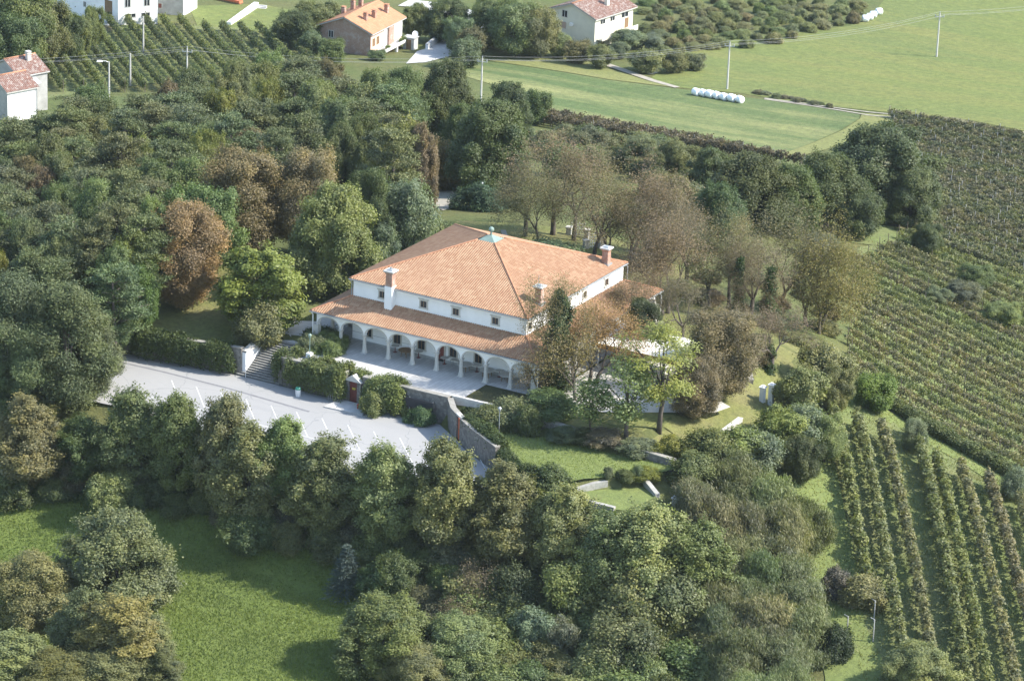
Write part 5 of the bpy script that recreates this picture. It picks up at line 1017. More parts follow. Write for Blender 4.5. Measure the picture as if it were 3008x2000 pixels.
hedge('hedge', [(8.2,-4.6),(11.2,-4.8)], 1.5, 2.5, (.13, .16, .06), 'clipped hedge directly behind the red gate', 3, zb=-2.5); hedge('hedge', [(10.7,-5.3),(13.4,-5.4),(16.0,-5.6)], 3.1, 3.0, (.13, .16, .06), 'rounded hedge block between the red gate and the black banner', 4, zb=-2.75)
hedge('hedge', [(24.5,-8.2),(27.2,-9.9),(31.4,-12.5)], 1.5, 1.55, (.06, .085, .03), 'dark low hedge on top of the tall rubble wall', 5, zb=ZLAWN); hedge('hedge', [(31.4,-12.8),(34,-15.2),(37.5,-16.5)], 1.4, 1.3, (.06, .085, .03), 'dark hedge along the near edge of the garden lawn', 6, zb=ZLAWN-.3)
hedge('hedge', [(22.0,-5.4),(25.5,-5.4)], .9, .8, (.055, .08, .03), 'small dark hedge under the white kerb', 7, zb=ZLAWN)
hp = [at(x, y) for x, y in ((1968,893),(2060,945),(2150,1000),(2260,1062),(2370,1128))]; hedge('hedge', hp, 1.3, 1.25, (.10, .12, .05), 'clipped hedge line dividing the two vineyards', 8)
hp = [at(x, y) for x, y in ((700,775),(745,768),(775,790))]; hedge('flower_bush_row', hp, 1.2, .7, (.09, .12, .05), 'low green planting at the left end of the terrace', 9)
hp = [at(x, y) for x, y in ((640,85),(690,95),(735,112))]; hedge('hedge', hp, 1.0, 1.1, DG, 'thin dark hedge below the green house lawn', 10, l=.3)

# ------------------------------------------------------------------ vine rows
def vineseg(g, L):
    n = int(L*44); s = g.uniform(0, L, n); top = 1.95+.22*np.sin(s*2.3+g.uniform(0, 6)); z = .55+(top-.55)*g.beta(1.6, 1.2, n); wv = .5*(1-.35*np.abs(z-1.2))
    o = g.uniform(-1, 1, n); return s, o*wv, z, np.clip(.45+.25*np.sin(s*1.7+g.uniform(0, 6))+g.normal(size=n)*.14, 0, 1), o
post_me = {}
def post_mesh(mat, r=.045, h=2.0):
    if mat.name not in post_me: mb = MB(); mb.tube([(0, 0, -.3), (0, 0, h)], r, 5, mat); post_me[mat.name] = mb.mesh('post')
    return post_me[mat.name]
GREYPOST = plain('grey_post', (.40, .39, .37), .8, .2, 2); WOODPOST = plain('wood_post', (.14, .115, .09), .9, .3, 3)
def vine_row(a, b, col, label, group, seed, every=6.0, pm=GREYPOST, l=.22, den=1.0, hs=1.0, gaps=.06):
    g = np.random.default_rng(seed); a = np.array(a[:2], float); b = np.array(b[:2], float); L = np.linalg.norm(b-a); d = (b-a)/L; q = np.array([-d[1], d[0]])
    s, o, z, tn, os_ = vineseg(g, L)
    keep = g.uniform(size=len(s)) < den; gp = np.sin(s*.9+g.uniform(0, 6))+.6*np.sin(s*2.37+g.uniform(0, 6)) > -1.6+8*gaps*0; keep &= gp
    s, o, z, tn, os_ = s[keep], o[keep], z[keep]*hs, tn[keep], os_[keep]
    X = a[0]+d[0]*s+q[0]*o; Y = a[1]+d[1]*s+q[1]*o; z0 = float(H(*a)); C = np.stack([X-a[0], Y-a[1], H(X, Y)-z0+z], -1)
    NN = unit(np.stack([q[0]*os_, q[1]*os_, .3+(z-1)*.4], -1)+g.normal(size=C.shape)*.2); Q, t2 = clumps(g, C, NN, tn, 5, .13, l, l*.8)
    root = empty('vine_row', (a[0], a[1], z0), label, 'vine row', group); f = link('foliage', quadmesh('foliage', Q, LEAF, t2), root); f.color = (*col, 1)
    k = max(1, int(round(L/every)))
    for i in range(k+1):
        p = a+d*min(L, max(0, L*(i+(g.uniform(-.4, .4) if 0 < i < k else 0))/k)); link('post', post_mesh(pm), root, (p[0]-a[0], p[1]-a[1], float(H(*p))-z0))
    mb = MB()
    for i in range(int(L/1.15)):
        p = a+d*(1.15*i+.5); h0 = float(H(*p))-z0; mb.tube([(p[0]-a[0], p[1]-a[1], h0-.1), (p[0]-a[0]+.04, p[1]-a[1], h0+.8)], .035, 3, BARK, False)
    st = mb.build('vine_stems', root); st['kind'] = 'stuff'
    return root
near = [((1918,940),(2006,1372)),((1972,955),(2090,1560)),((2029,978),(2160,1580)),((2101,972),(2232,1590)),((2155,1045),(2280,1590)),((2213,1068),(2345,1590)),((2274,1090),(2412,1590)),((2347,1143),(2470,1560))]
cn_ = [(.17,.19,.078),(.16,.175,.085),(.165,.165,.09),(.16,.18,.08),(.165,.185,.075),(.17,.165,.09),(.17,.155,.095),(.16,.16,.09)]
od = ['first', 'second', 'third', 'fourth', 'fifth', 'sixth', 'seventh', 'eighth']
for i, (p, q) in enumerate(near): vine_row(at(*p, 1.5), at(*q, 1.5), cn_[i], '%s vine row from the left in the near vineyard at bottom right' % od[i], 'vine rows of the near vineyard', 600+i, 5.5, hs=1.18, l=.30)
a0 = np.array(at(1950, 838)[:2]); b0 = np.array(at(2358, 1068)[:2]); dv = (b0-a0)/np.linalg.norm(b0-a0); nv = np.array([-dv[1], dv[0]]) if -dv[1]*0+dv[0] > 0 else np.array([dv[1], -dv[0]])
def visrow(o, d, xl, xr, ymin=-1e9, ymax=1e9):
    ok = []
    for t_ in np.arange(-60, 110, 1.0):
        p = o+d*t_; X, Y = project((p[0], p[1], float(H(*p))))
        if xl(Y) < X < xr(Y) and ymin < Y < ymax: ok.append(t_)
    return (o+d*ok[0], o+d*ok[-1]) if len(ok) > 4 else None
for i in range(23):
    o = a0+nv*(3.3*(i-.5)); r_ = visrow(o, dv, lambda y: 1950 if y > 700 else (1950+(700-y)*.12 if y > 600 else 1990+(600-y)*1.6), lambda y: 2440, 520)
    if r_: vine_row(*r_, rnd.choice([(.18,.19,.10), (.185,.18,.105), (.165,.185,.09), (.185,.17,.105)]), 'vine row running down the sloping vineyard at the right, %s up from the hedge' % (['first','second','third','fourth','fifth','sixth','seventh','eighth','ninth','tenth','eleventh','twelfth','thirteenth','fourteenth','fifteenth','sixteenth','seventeenth','eighteenth','nineteenth','twentieth','twenty first','twenty second','twenty third'][i]), 'vine rows of the sloping vineyard at the right', 640+i, 6, WOODPOST, l=.22, hs=.62)
a1 = np.array(at(2060, 274)[:2]); b1 = np.array(at(2358, 324)[:2]); d1 = (b1-a1)/np.linalg.norm(b1-a1); n1 = np.array([d1[1], -d1[0]])
if np.dot(n1, FW[:2]) > 0: n1 = -n1
for i in range(31):
    r_ = visrow(a1+n1*(2.75*i), d1, lambda y: 2045 if y < 380 else 2110, lambda y: 2420, 255, 640)
    if r_: vine_row(*r_, rnd.choice([(.15,.15,.098), (.155,.145,.10), (.14,.15,.09)]), 'dark purplish vine row in the far vineyard, %s counted down from the meadow' % (['first','second','third','fourth','fifth','sixth','seventh','eighth','ninth','tenth','eleventh','twelfth','thirteenth','fourteenth','fifteenth','sixteenth','seventeenth','eighteenth','nineteenth','twentieth','twenty first','twenty second','twenty third','twenty fourth','twenty fifth','twenty sixth','twenty seventh','twenty eighth','twenty ninth','thirtieth','thirty first'][i]), 'vine rows of the far dark vineyard', 680+i, 7, GREYPOST, l=.26, den=1.0, hs=.75)
a2 = np.array(at(1245, 274)[:2]); b2 = np.array(at(1640, 342)[:2]); d2 = (b2-a2)/np.linalg.norm(b2-a2); n2 = np.array([d2[1], -d2[0]])
if np.dot(n2, FW[:2]) > 0: n2 = -n2
for i in range(4): vine_row(a2+n2*2.2*i, b2+n2*2.2*i+d2*6*i, (.125, .105, .075), 'brownish vine row below the crop field, %s from it' % od[i], 'vine rows below the crop field', 720+i, 6, GREYPOST, l=.28)
a3 = np.array(at(547, 66)[:2]); b3 = np.array(at(618, 140)[:2]); d3 = (b3-a3)/np.linalg.norm(b3-a3); st3 = np.array(at(300, 72)[:2])-a3; n3 = st3-d3*np.dot(st3, d3); n3 /= np.linalg.norm(n3)
for i in range(19):
    o = a3+n3*(3.1*(i-2)); r_ = visrow(o, d3, lambda y: -40, lambda y: 760, 52 if i > 4 else 70, 215)
    if i > 9 and r_:
        aa = [r_[0]+(r_[1]-r_[0])*f for f in np.linspace(0, 1, 40)]; aa = [p for p in aa if project((p[0], p[1], float(H(*p))))[1] > 50+(i-9)*7.5]; r_ = (aa[0], aa[-1]) if len(aa) > 6 else None
    if r_: vine_row(*r_, rnd.choice([(.12,.145,.055), (.135,.155,.055), (.11,.13,.055)]), 'green vine row in the village vineyard, %s from its right side' % (['first','second','third','fourth','fifth','sixth','seventh','eighth','ninth','tenth','eleventh','twelfth','thirteenth','fourteenth','fifteenth','sixteenth','seventeenth','eighteenth','nineteenth'][i]), 'vine rows of the village vineyard', 740+i, 5, WOODPOST, l=.28, hs=.92, den=.7, gaps=.3)

# ------------------------------------------------------------------ grass and undergrowth (uncountable)
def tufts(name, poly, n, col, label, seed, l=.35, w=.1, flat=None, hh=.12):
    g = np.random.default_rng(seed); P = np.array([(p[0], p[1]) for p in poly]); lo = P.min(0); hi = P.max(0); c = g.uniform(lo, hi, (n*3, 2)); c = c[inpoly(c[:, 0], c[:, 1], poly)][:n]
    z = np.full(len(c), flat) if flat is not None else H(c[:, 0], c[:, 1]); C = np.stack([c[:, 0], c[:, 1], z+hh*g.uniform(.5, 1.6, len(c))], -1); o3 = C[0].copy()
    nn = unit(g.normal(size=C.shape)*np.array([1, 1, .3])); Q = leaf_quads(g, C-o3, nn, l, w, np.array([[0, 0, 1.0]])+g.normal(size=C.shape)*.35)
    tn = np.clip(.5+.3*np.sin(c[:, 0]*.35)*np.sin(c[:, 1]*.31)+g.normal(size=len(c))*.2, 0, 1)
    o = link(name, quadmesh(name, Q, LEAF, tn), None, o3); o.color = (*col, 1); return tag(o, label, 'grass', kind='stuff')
tufts('grass', pxpoly([(-20,1135),(240,1152),(420,1178),(600,1214),(760,1295),(870,1395),(850,1568),(780,1600),(-20,1600)]), 42000, (.125, .165, .05), 'tufted grass of the near meadow', 51, .34, .09)
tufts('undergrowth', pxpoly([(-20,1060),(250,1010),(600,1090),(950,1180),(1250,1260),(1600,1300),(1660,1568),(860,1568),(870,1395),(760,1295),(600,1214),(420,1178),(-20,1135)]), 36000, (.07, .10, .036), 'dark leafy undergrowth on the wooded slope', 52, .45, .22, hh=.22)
tufts('grass', LAWN, 5000, (.17, .21, .055), 'short grass of the garden lawn', 53, .16, .06, ZLAWN+.03, .05)
tufts('grass', pxpoly([(1880,930),(1930,895),(2080,965),(2370,1140),(2340,1568),(1990,1568),(1860,1330),(1800,1100)]), 15000, (.19, .195, .08), 'rough grass between the near vine rows', 54, .3, .08)

# ------------------------------------------------------------------ village houses
def house(name, origin, rz, wx, dy, ze, rh, label, wallmat, tile, oh=.5, wins=(), chims=(), deep=1.5, sidemat=None):
    """gable wall along local x at y=0, ridge along y; windows: (face, u, z, w, h, material)"""
    o = empty(name, origin, label, 'house', None, rz)
    mb = MB(); cxx = wx/2
    mb.add([(0, 0, -deep), (wx, 0, -deep), (wx, dy, -deep), (0, dy, -deep), (0, 0, ze), (wx, 0, ze), (wx, dy, ze), (0, dy, ze), (cxx, 0, ze+rh), (cxx, dy, ze+rh)], [(0, 1, 5, 8, 4), (2, 3, 7, 9, 6), (3, 0, 4, 7), (3, 2, 1, 0), (4, 8, 9, 7), (5, 6, 9, 8)], wallmat)
    mb.add([(wx, 0, -deep), (wx, dy, -deep), (wx, dy, ze), (wx, 0, ze)], [(0, 1, 2, 3)], sidemat or wallmat); mb.build('wall', o)
    k = rh/cxx; r = rmb(); zo = .12
    slope(r, (-oh, dy+oh, ze-k*oh+zo), (-oh, -oh, ze-k*oh+zo), (cxx, dy+oh, ze+rh+zo), (cxx, -oh, ze+rh+zo), tile, pitch=.3)
    slope(r, (wx+oh, -oh, ze-k*oh+zo), (wx+oh, dy+oh, ze-k*oh+zo), (cxx, -oh, ze+rh+zo), (cxx, dy+oh, ze+rh+zo), tile, pitch=.3)
    for y in (-oh, dy+oh):
        r.add([(-oh, y, ze-k*oh+zo), (cxx, y, ze+rh+zo), (wx+oh, y, ze-k*oh+zo), (wx+oh, y, ze-k*oh-.05), (cxx, y, ze+rh-.05), (-oh, y, ze-k*oh-.05)], [(0, 1, 4, 5), (1, 2, 3, 4)], CONCRETE)
    for xa in (-oh, wx+oh): r.add([(xa, -oh, ze-k*oh+zo), (xa, dy+oh, ze-k*oh+zo), (xa, dy+oh, ze-k*oh-.05), (xa, -oh, ze-k*oh-.05)], [(0, 1, 2, 3)], CONCRETE)
    r.add([(-oh, -oh, ze-k*oh-.05), (cxx, -oh, ze+rh-.05), (wx+oh, -oh, ze-k*oh-.05), (wx+oh, dy+oh, ze-k*oh-.05), (cxx, dy+oh, ze+rh-.05), (-oh, dy+oh, ze-k*oh-.05)], [(0, 1, 4, 5), (1, 2, 3, 4)], CONCRETE)
    rf = roof_build(r, 'roof', o)
    mb = MB(); mb.tube([(cxx, -oh, ze+rh+zo+.03), (cxx, dy+oh, ze+rh+zo+.03)], .13, 7, CAPTILE); mb.build('ridge_cap', rf, smooth=True)
    for (cx_, cy_, ht, m_) in chims:
        zb = ze+rh-abs(cx_-cxx)*k; mb = MB(); mb.box((cx_-.32, cy_-.32, zb-.2), (cx_+.32, cy_+.32, zb+ht), m_); mb.box((cx_-.4, cy_-.4, zb+ht), (cx_+.4, cy_+.4, zb+ht+.1), m_); mb.box((cx_-.25, cy_-.25, zb+ht+.1), (cx_+.25, cy_+.25, zb+ht+.3), m_); mb.box((cx_-.36, cy_-.36, zb+ht+.3), (cx_+.36, cy_+.36, zb+ht+.4), CAPTILE if m_ is CHIMBRICK else CONCRETE)
        mb.build('chimney', rf)
    for f, u, z, ww, hh, kind in wins:
        fr = MB(); pn = MB()
        def bx(mb, u0, u1, z0, z1, d0, d1, m_):
            if f == 'g': mb.box((u0, -d1, z0), (u1, -d0, z1), m_)
            else: mb.box((wx+d0, u0, z0), (wx+d1, u1, z1), m_)
        t_ = .09; a, b, c, d = u-ww/2, u+ww/2, z-hh/2, z+hh/2
        for q in ((a-t_, a, c, d), (b, b+t_, c, d), (a-t_, b+t_, d, d+t_), (a-t_-.05, b+t_+.05, c-t_, c)): bx(fr, *q, -.03, .05, {'door': WOOD, 'gate': WOOD}.get(kind, STONE))
        w_ = fr.build('door' if kind in ('door', 'gate') else 'window', o); bx(pn, a, b, c, d, -.03, .015, {'door': WOOD, 'gate': WOOD, 'red': WOODRED, 'blind': plain('tan_blind', (.42, .31, .25), .8)}.get(kind, GLASS))
        if kind == 'win': bx(pn, u-.03, u+.03, c, d, .015, .03, WHITEPAINT)
        pn.build({'door': 'door_leaf', 'gate': 'door_leaf', 'blind': 'blind'}.get(kind, 'pane'), w_)
    return o
PINK = plain('pinkish_plaster', (.60, .42, .33), .85, .12, .8)
bh = house('brick_house', (-117.6, 185.7, -31.0), .085, 9.6, 11.4, 5.0, 1.95, 'unplastered brick house with an orange roof and red chimneys', BRICK, TILE_NEW, .6,
    [('g', 2.2, 3.7, .8, 1.1, 'win'), ('g', 2.1, 1.0, .9, .8, 'win'), ('r', 1.1, 3.1, .6, 1.1, 'door'), ('r', 2.6, 3.1, .6, 1.1, 'door'), ('r', 8.9, 3.3, .7, 1.5, 'door'), ('r', 9.8, 3.3, .7, 1.5, 'door'), ('r', 5.0, .8, 2.0, 1.6, 'win')],
    [(7.1, 2.9, 1.1, CHIMBRICK), (7.4, 5.4, 1.1, CHIMBRICK), (7.6, 9.6, 1.2, CHIMBRICK), (1.6, 5.6, 1.0, CHIMBRICK), (2.3, 7.6, 1.5, CHIMBRICK), (2.9, 9.3, 1.5, CHIMBRICK)], deep=3, sidemat=PINK)
mb = MB(); mb.box((9.6, 4.7, -1), (9.66, 6.0, 4.7), WHITEPAINT); mb.build('bare_strip', bh); mb = MB(); mb.box((9.58, 6.0, -1), (10.0, 7.8, 4.6), BRICK); mb.build('brick_pier', bh); mb = MB(); mb.box((9.58, 7.8, 1.8), (9.7, 11.4, 4.6), PLASTER); mb.build('plastered_bay', bh)
mb = MB(); mb.box((9.7, .8, 1.3), (11.4, 12.2, 1.5), CONCRETE); mb.box((11.3, .8, 1.5), (11.42, 12.2, 1.85), WHITEPAINT); mb.build('balcony', bh)
for y in (1.2, 6.5, 11.9): mb = MB(); mb.box((11.0, y-.2, -2.5), (11.35, y+.2, 1.3), WHITEPAINT); mb.build('pillar', bh)
mb = MB(); mb.lathe((0, 0, 0), [(.05, -.05), (.35, .02), (.5, .14), (.48, .15), (.3, .06), (.02, .0)], 14, WHITEPAINT); d_ = mb.build('satellite_dish', bh, (11.7, 12.3, 2.2)); d_.rotation_euler = (R(70), 0, R(40))
for k, (yy, s_) in enumerate(((3.6, .55), (8.6, .5), (9.6, .7), (10.6, .5))):
    g = np.random.default_rng(k); n = 60; d = unit(g.normal(size=(n, 3))); Q, tn = clumps(g, d*s_*.6+np.array([0, 0, s_*.5]), d, g.uniform(0, 1, n), 8, .1, .16, .12); f_ = link('balcony_plant', quadmesh('balcony_plant', Q, LEAF, tn), bh, (11.0, yy, 1.55)); f_.color = (.13, .17, .05, 1)
cr = house('beige_house', (-91.5, 217.9, -31.5), -.13, 9.3, 11.0, 5.6, 1.7, 'cream plastered house with a faded red roof behind the farm track', CREAM, TILE_OLD, .55,
    [('g', 2.9, 5.2, 1.0, 1.1, 'win'), ('g', 2.5, 3.2, 1.5, 1.1, 'blind'), ('r', 2.2, 4.6, 1.3, .7, 'win'), ('r', 5.0, 4.6, 1.2, .7, 'win'), ('r', 8.6, 4.6, 1.9, .8, 'win'), ('r', 9.2, 3.1, .9, 1.5, 'door'), ('r', 1.8, 0.2, 1.6, 1.6, 'door')],
    [(7.3, 6.0, 1.3, CREAM), (1.6, 4.6, 1.2, CREAM), (2.4, 6.0, 1.2, CREAM)], deep=3)
mb = MB(); mb.box((4.2, -.38, 3.4), (4.75, -.02, 3.9), WHITEPAINT); mb.build('air_conditioner', cr); mb = MB(); mb.box((9.3, .6, 1.7), (10.5, 11, 1.85), CREAM); mb.box((10.4, .6, 1.85), (10.5, 11, 2.6), CREAM); mb.build('balcony', cr)
ux, uy = math.cos(-.342), math.sin(-.342)
ox, oy = -114.9-ux*6.4, 97.6-uy*6.4
wh = house('old_house', (ox, oy, -20.8), -.342, 6.4, 5.0, 4.7, 1.5, 'old white walled house with a lichen spotted roof at the left edge', GREYWALL, TILE_OLD, .3, [('r', 2.6, -1.2, .6, .6, 'win')], [(.9, 1.0, 1.0, GREYWALL)], deep=4, sidemat=PLASTER)  # grey on the gable paints its shade; the sunlit side wall stays white
mb = MB(); mb.tube([(6.6, 4.9, 4.6), (6.5, 5.0, 4.2), (6.5, 5.0, -2)], .05, 6, LEAD); mb.build('downpipe', wh)
w2 = house('rear_house', (ox-5.6*ux+.335*5.1, oy-5.6*uy+.942*5.1, -20.6), -.342, 7.2, 5.0, 4.9, 1.6, 'rear wing roof with a stone chimney behind the old white walled house', GREYWALL, TILE_OLD, .3, [], [(4.6, 3.4, 1.1, STONE)], deep=4)
mb = MB(); mb.add([(7.2, 1.0, 4.0), (8.6, 1.0, 3.7), (8.6, 3.0, 3.7), (7.2, 3.0, 4.0), (7.2, 1.0, 4.08), (8.6, 1.0, 3.78), (8.6, 3.0, 3.78), (7.2, 3.0, 4.08)], [(3, 2, 1, 0), (4, 5, 6, 7), (0, 1, 5, 4), (1, 2, 6, 5), (2, 3, 7, 6), (3, 0, 4, 7)], FOIL); mb.build('awning', w2)
hx, hy = math.cos(-.6435), math.sin(-.6435); c0 = on_plane(272, 48, -30.2)
house('white_house', (c0[0]-hx*8, c0[1]-hy*8, -30.2), -.6435, 8, 7.0, 7.2, 1.8, 'tall white house above the village vineyard', PLASTER, TILE_OLD, .4, [('r', 1.7, 2.9, .9, 1.3, 'win'), ('r', 5.1, 2.9, .9, 1.3, 'win'), ('r', 2.3, .7, 1.5, .6, 'win'), ('r', 4.9, .7, 1.4, .6, 'win')], [], deep=4, sidemat=WHITEPAINT)
wd = Vector((math.cos(-.19), math.sin(-.19))); house('farm_wing', (c0[0]-wd.x*15.3, c0[1]-wd.y*15.3+.2, -30.2), -.19, 15, 8, 6, 1.6, 'long white farm wing joining the tall white house on its left', PLASTER, TILE_OLD, .4, [('g', 12.8, 1.6, 1.6, 2.6, 'gate'), ('g', 8.4, 3.6, .9, 1.6, 'red'), ('g', 3.2, 3.0, .7, 1.1, 'win'), ('g', 6.9, 1.1, .5, .8, 'win')], [], deep=3)
c1 = on_plane(422, 28, -31.5); wd = Vector((math.cos(.3), math.sin(.3)))
house('shade_grey_house', (c1[0]-wd.x*8.4, c1[1]-wd.y*8.4, -31.5), .3, 8.4, 8, 5.4, 1.6, 'pale grey house to the right of the tall white one', GREYWALL, TILE_OLD, .4, [('g', 2.4, 3.0, 1.2, 1.1, 'win'), ('g', 5.6, 2.8, 1.2, 1.1, 'win'), ('g', 4.2, .7, .6, .8, 'red'), ('r', 2.2, 2.9, .7, 1.2, 'win'), ('r', 5.2, 2.9, .7, 1.2, 'win')], [], deep=3, sidemat=PLASTER)  # front wall coloured grey for shade, sunlit side in white plaster
# ------------------------------------------------------------------ poles and wires
poles = []
def pole(x, yt, h, label, arm=True, lamparm=False):
    p = at(x, yt, h); o = empty('utility_pole' if not lamparm else 'street_lamp', p, label, 'pole' if not lamparm else 'street lamp', None, .35)
    mb = MB(); mb.tube([(0, 0, -.5), (0, 0, h-.5 if arm else h)], [.17, .11], 8, CONCRETE); mb.build('post', o)
    if arm:
        mb = MB(); mb.box((-.8, -.05, h-1.15), (.8, .05, h-1.03), CONCRETE); mb.build('crossarm', o)
        for q in ((-.72, 0, h-1.03), (.72, 0, h-1.03), (0, 0, h-.5)): mb = MB(); mb.lathe((0, 0, 0), [(.05, 0), (.09, .08), (.06, .14), (.09, .2), (.04, .3)], 8, LEAD); mb.build('insulator', o, q)
    if lamparm:
        mb = MB(); mb.tube([(0, 0, h-.1), (-.5, -.2, h+.15), (-1.0, -.4, h+.15)], .05, 6, WHITEPAINT); mb.build('arm', o); mb = MB(); mb.obox((-1.3, -.5), (.93, .37), (-.37, .93), .45, .18, h+.05, h+.25, WHITEPAINT, .7); mb.build('lamp_head', o)
    a = .35; ca, sa = math.cos(a), math.sin(a)
    return [(p.x+q[0]*ca, p.y+q[0]*sa, p.z+q[2]) for q in ((0, 0, h-.2), (-.72, 0, h-.73), (.72, 0, h-.73))]
A1 = pole(431, 104, 8.2, 'concrete power pole rising from the wood near the village vineyard'); A2 = pole(1111, 127, 8.2, 'concrete power pole at the corner of wood and crop field'); A3 = pole(1681, 92, 8.3, 'concrete power pole standing behind the row of white bales'); A4 = pole(2165, 25, 8.2, 'concrete power pole alone in the wide pale meadow')
pole(330, 38, 6.2, 'plain white pole in front of the tall white house', False); pole(300, 124, 5.2, 'short white pole at the upper edge of the wood', False); pole(251, 143, 7, 'white street lamp rising from the wood behind the old house', False, True)
e0 = at(-420, 140, 8); e1 = at(2700, -40, 8); E0 = [(e0.x, e0.y, e0.z+z) for z in (8, 7.5, 7.4)]; E1 = [(e1.x, e1.y, e1.z+z) for z in (8, 7.5, 7.4)]
WIRE = plain('wire', (.35, .35, .35), .5, .1, 1); sp = [('leaving the frame on the left', E0, A1), ('over the wood', A1, A2), ('over the crop field', A2, A3), ('over the pale meadow', A3, A4), ('leaving the frame at the upper right', A4, E1)]
for nm, a, b in sp:
    for k, wn_ in enumerate(('top', 'left', 'right')):
        pa, pb = Vector(a[k]), Vector(b[k]); mb = MB(); mb.tube([tuple(pa+(pb-pa)*(i/20)-pa+Vector((0, 0, -1.1*4*(i/20)*(1-i/20)))) for i in range(21)], 0.013, 4, WIRE)
        tag(mb.build('power_line', None, pa), 'thin power wire %s, %s one of three' % (nm, wn_), 'power line', 'power wires between the poles')
# ------------------------------------------------------------------ bales, vehicles, small village things
mb = MB(); prof = [(.0, -.6), (.45, -.6), (.58, -.54), (.63, -.4), (.64, 0), (.63, .4), (.58, .54), (.45, .6), (.0, .6)]
for i, (r, z) in enumerate(prof):
    for j in range(18): t = 6.2832*j/18; mb.v.append((z, r*math.cos(t), .62+r*math.sin(t)*.98))
mb.mi(FOIL)
for i in range(len(prof)-1):
    for j in range(18): mb.f.append((i*18+j, i*18+(j+1) % 18, (i+1)*18+(j+1) % 18, (i+1)*18+j)); mb.m.append(0)
bm_ = mb.mesh('hay_bale', True)
od2 = ['first', 'second', 'third', 'fourth', 'fifth', 'sixth', 'seventh']
for i, (x, y) in enumerate(((1603,212),(1619,214),(1634.5,217),(1650,219.5),(1667,223),(1685,226),(1704,229))):
    p = at(x, y, .62); o = link('hay_bale', bm_, None, p); o.rotation_euler = (0, 0, rnd.uniform(-.5, -.2)); s_ = rnd.uniform(.96, 1.04); o.scale = (s_,)*3; tag(o, 'white wrapped bale, %s from the left in the row at the crop field edge' % od2[i], 'hay bale', 'bales along the crop field')
for i, (x, y) in enumerate(((1993,43),(2003,39),(2011,34),(2024,27))):
    p = at(x, y, .62); o = link('hay_bale', bm_, None, p); o.rotation_euler = (0, 0, rnd.uniform(.5, 1.2)); tag(o, 'white wrapped bale, %s from the left in the small group by the orchard' % od2[i], 'hay bale', 'bales by the orchard')
def vehicle(pos, rz, label, paint, L=3.9, van=False):
    o = empty('parked_van' if van else 'parked_car', pos, label, 'van' if van else 'car', None, rz); w = .82
    pr = [(-L/2, .3), (-L/2, .85), (-L/2+.2, 1.0), (-L/2+.35, 1.95), (L/2-1.1, 1.95), (L/2-.5, 1.1), (L/2, .9), (L/2, .3)] if van else [(-L/2, .3), (-L/2, .75), (-L/2+.25, .88), (-L/2+.75, 1.38), (L/2-1.7, 1.4), (L/2-1.05, .92), (L/2-.1, .75), (L/2, .3)]
    mb = MB(); n = len(pr); roofz = 1.2
    mb.add([(x, -w*(.86 if z > roofz else 1), z) for x, z in pr]+[(x, w*(.86 if z > roofz else 1), z) for x, z in pr], [tuple(range(n)), tuple(range(2*n-1, n-1, -1))]+[(i, n+i, n+(i+1) % n, (i+1) % n) for i in range(n)], paint); mb.build('body', o)
    zz0, zz1 = (1.15, 1.75) if van else (.92, 1.3)
    for s_ in (-1, 1): mb = MB(); mb.add([(-L/2+.8, s_*(w*.97), zz0), (L/2-1.2, s_*(w*.97), zz0), (L/2-1.75, s_*(w*.89), zz1), (-L/2+.95, s_*(w*.89), zz1)], [(0, 1, 2, 3)], GLASS); mb.build('side_window', o)
    mb = MB(); xa, za, xb, zb = (L/2-.56, 1.17, L/2-1.06, 1.88) if van else (L/2-1.1, .96, L/2-1.65, 1.35)
    mb.add([(xa+.03, -w*.85, za), (xa+.03, w*.85, za), (xb+.03, w*.78, zb), (xb+.03, -w*.78, zb)], [(0, 1, 2, 3)], GLASS); mb.build('windscreen', o)
    for sx in (-1, 1):
        for sy in (-1, 1): mb = MB(); mb.tube([(sx*L*.31, sy*(w-.12), .3), (sx*L*.31, sy*(w+.04), .3)], .31, 14, RUBBER); wh_ = mb.build('wheel', o); mb = MB(); mb.tube([(sx*L*.31, sy*(w+.03), .3), (sx*L*.31, sy*(w+.055), .3)], .18, 10, LEAD); mb.build('rim', wh_)
    for sy in (-1, 1): mb = MB(); mb.box((L/2-.04, sy*w*.7-.16, .6), (L/2+.02, sy*w*.7+.16, .74), WHITEPAINT); mb.build('headlight', o)
vehicle(at(1129, 98, .5), R(68), 'red van parked on the grass by the fruit trees', REDPAINT, 3.8, True); vehicle(at(1115, 66, .6), R(20), 'white car parked on the village road above the red van', FOIL); vehicle(at(1087, 93, .5), R(15), 'white car half hidden by a garden tree left of the red van', FOIL)
for x, y, rz, lb in ((540, 8, -.1, 'long orange covered stack on the lawn by the white steps'), (512, 2, .0, 'shorter orange stack at the top edge of the lawn')):
    o = empty('covered_stack', at(x, y), lb, 'stack', None, rz); mb = MB(); mb.box((-1.5, -.45, 0), (1.5, .45, .55), WOOD); mb.build('pallets', o); mb = MB(); mb.obox((0, 0), (1, 0), (0, 1), 1.56, .5, .3, .72, ORANGE, .94); mb.build('cover', o)
gs = at(527, 58); ge = at(590, 17); gv = Vector((ge.x-gs.x, ge.y-gs.y)); gl = gv.length
o = empty('garden_steps', gs, 'long white sloping garden ramp with steps on the green lawn', 'steps', None, math.atan2(gv.y, gv.x)); dz_ = ge.z-gs.z
mb = MB(); mb.add([(0, -.4, -.4), (gl, -.4, dz_-.4), (gl, .4, dz_-.4), (0, .4, -.4), (0, -.4, .5), (gl, -.4, dz_+.9), (gl, .4, dz_+.9), (0, .4, .5)], [(3, 2, 1, 0), (4, 5, 6, 7), (0, 1, 5, 4), (1, 2, 6, 5), (2, 3, 7, 6), (3, 0, 4, 7)], WHITEPAINT); mb.build('ramp_wall', o)
mb = MB()
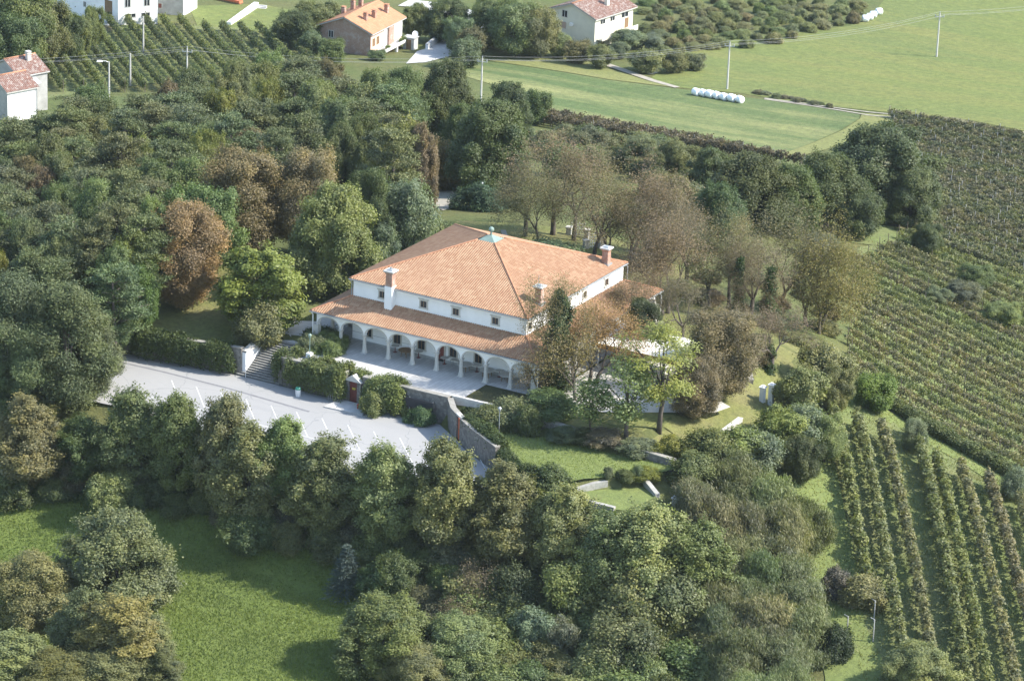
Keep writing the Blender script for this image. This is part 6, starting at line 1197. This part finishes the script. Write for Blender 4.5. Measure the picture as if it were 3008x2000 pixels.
for k in range(7): mb.box((gl-2.6+k*.36, -2.0, dz_-.8), (gl-2.6+(k+1)*.36, -.42, dz_-.5+k*.17), CONCRETE)
mb.build('step', o)
o = empty('trough', at(1492, 166), 'open grey concrete trough on the grass below the beige house', 'trough', None, -.35)
for k, (a, b) in enumerate((((-1.4, -.9, -.2), (1.4, -.75, .6)), ((-1.4, .75, -.2), (1.4, .9, .6)), ((-1.4, -.745, -.2), (-1.25, .745, 1.1)), ((1.25, -.745, -.2), (1.4, .745, .6)))): mb = MB(); mb.box(a, b, CONCRETE); mb.build('side_wall', o)
poly_wall('drive_wall', [at(982, 117), at(1005, 98), at(1042, 72)], .35, [at(982, 117).z-.6, at(1005, 98).z-.6, at(1042, 72).z-.6], [at(982, 117).z+1.1, at(1005, 98).z+1.1, at(1042, 72).z+1.1], WHITEPAINT, 'white stepped wall beside the concrete driveway', cap=CONCRETE)
o = empty('shed', at(945, 113), 'small grey concrete shed beside the brick house drive', 'shed', None, .1); mb = MB(); mb.box((-1, -.8, -.5), (1, .8, 2), CONCRETE); mb.box((-1.15, -.95, 2), (1.15, .95, 2.15), GREYWALL); mb.build('wall', o); mb = MB(); mb.box((-.4, -.83, 0), (.5, -.8, 1.8), WOOD); mb.build('door', o)
for x, y, hh, lb in ((2010, 1478, 2.4, 'pale wooden end post at the arbour below the near vines'), (1950, 1462, 2.0, 'second arbour post beside the dark glossy bush'), (2012, 1430, 2.2, 'third arbour post at the first vine row end')):
    mb = MB(); mb.tube([(0, 0, -.3), (0, 0, hh)], .06, 6, GREYPOST); mb.tube([(-.0, 0, hh), (-.5, .2, hh+.02)], .04, 5, GREYPOST); tag(mb.build('arbour_post', None, at(x, y)), lb, 'post')
# ------------------------------------------------------------------ air
def haze(density):
    m = bpy.data.materials.new('haze'); m.use_nodes = True; nt = m.node_tree; nt.nodes.remove(nt.nodes['Principled BSDF'])
    v = nt.nodes.new('ShaderNodeVolumePrincipled'); v.inputs['Color'].default_value = (.80, .92, 1.0, 1); v.inputs['Density'].default_value = density; v.inputs['Anisotropy'].default_value = 0.1
    nt.links.new(v.outputs[0], nt.nodes['Material Output'].inputs['Volume'])
    mb = MB(); mb.box((-3450, -3300, -60), (3250, 3700, 145), FOIL); me = mb.mesh('haze'); me.materials.clear(); me.materials.append(m)
    o = link('haze', me); tag(o, 'thin pale blue air haze over the whole valley', 'haze', kind='stuff')
haze(3.6e-5)
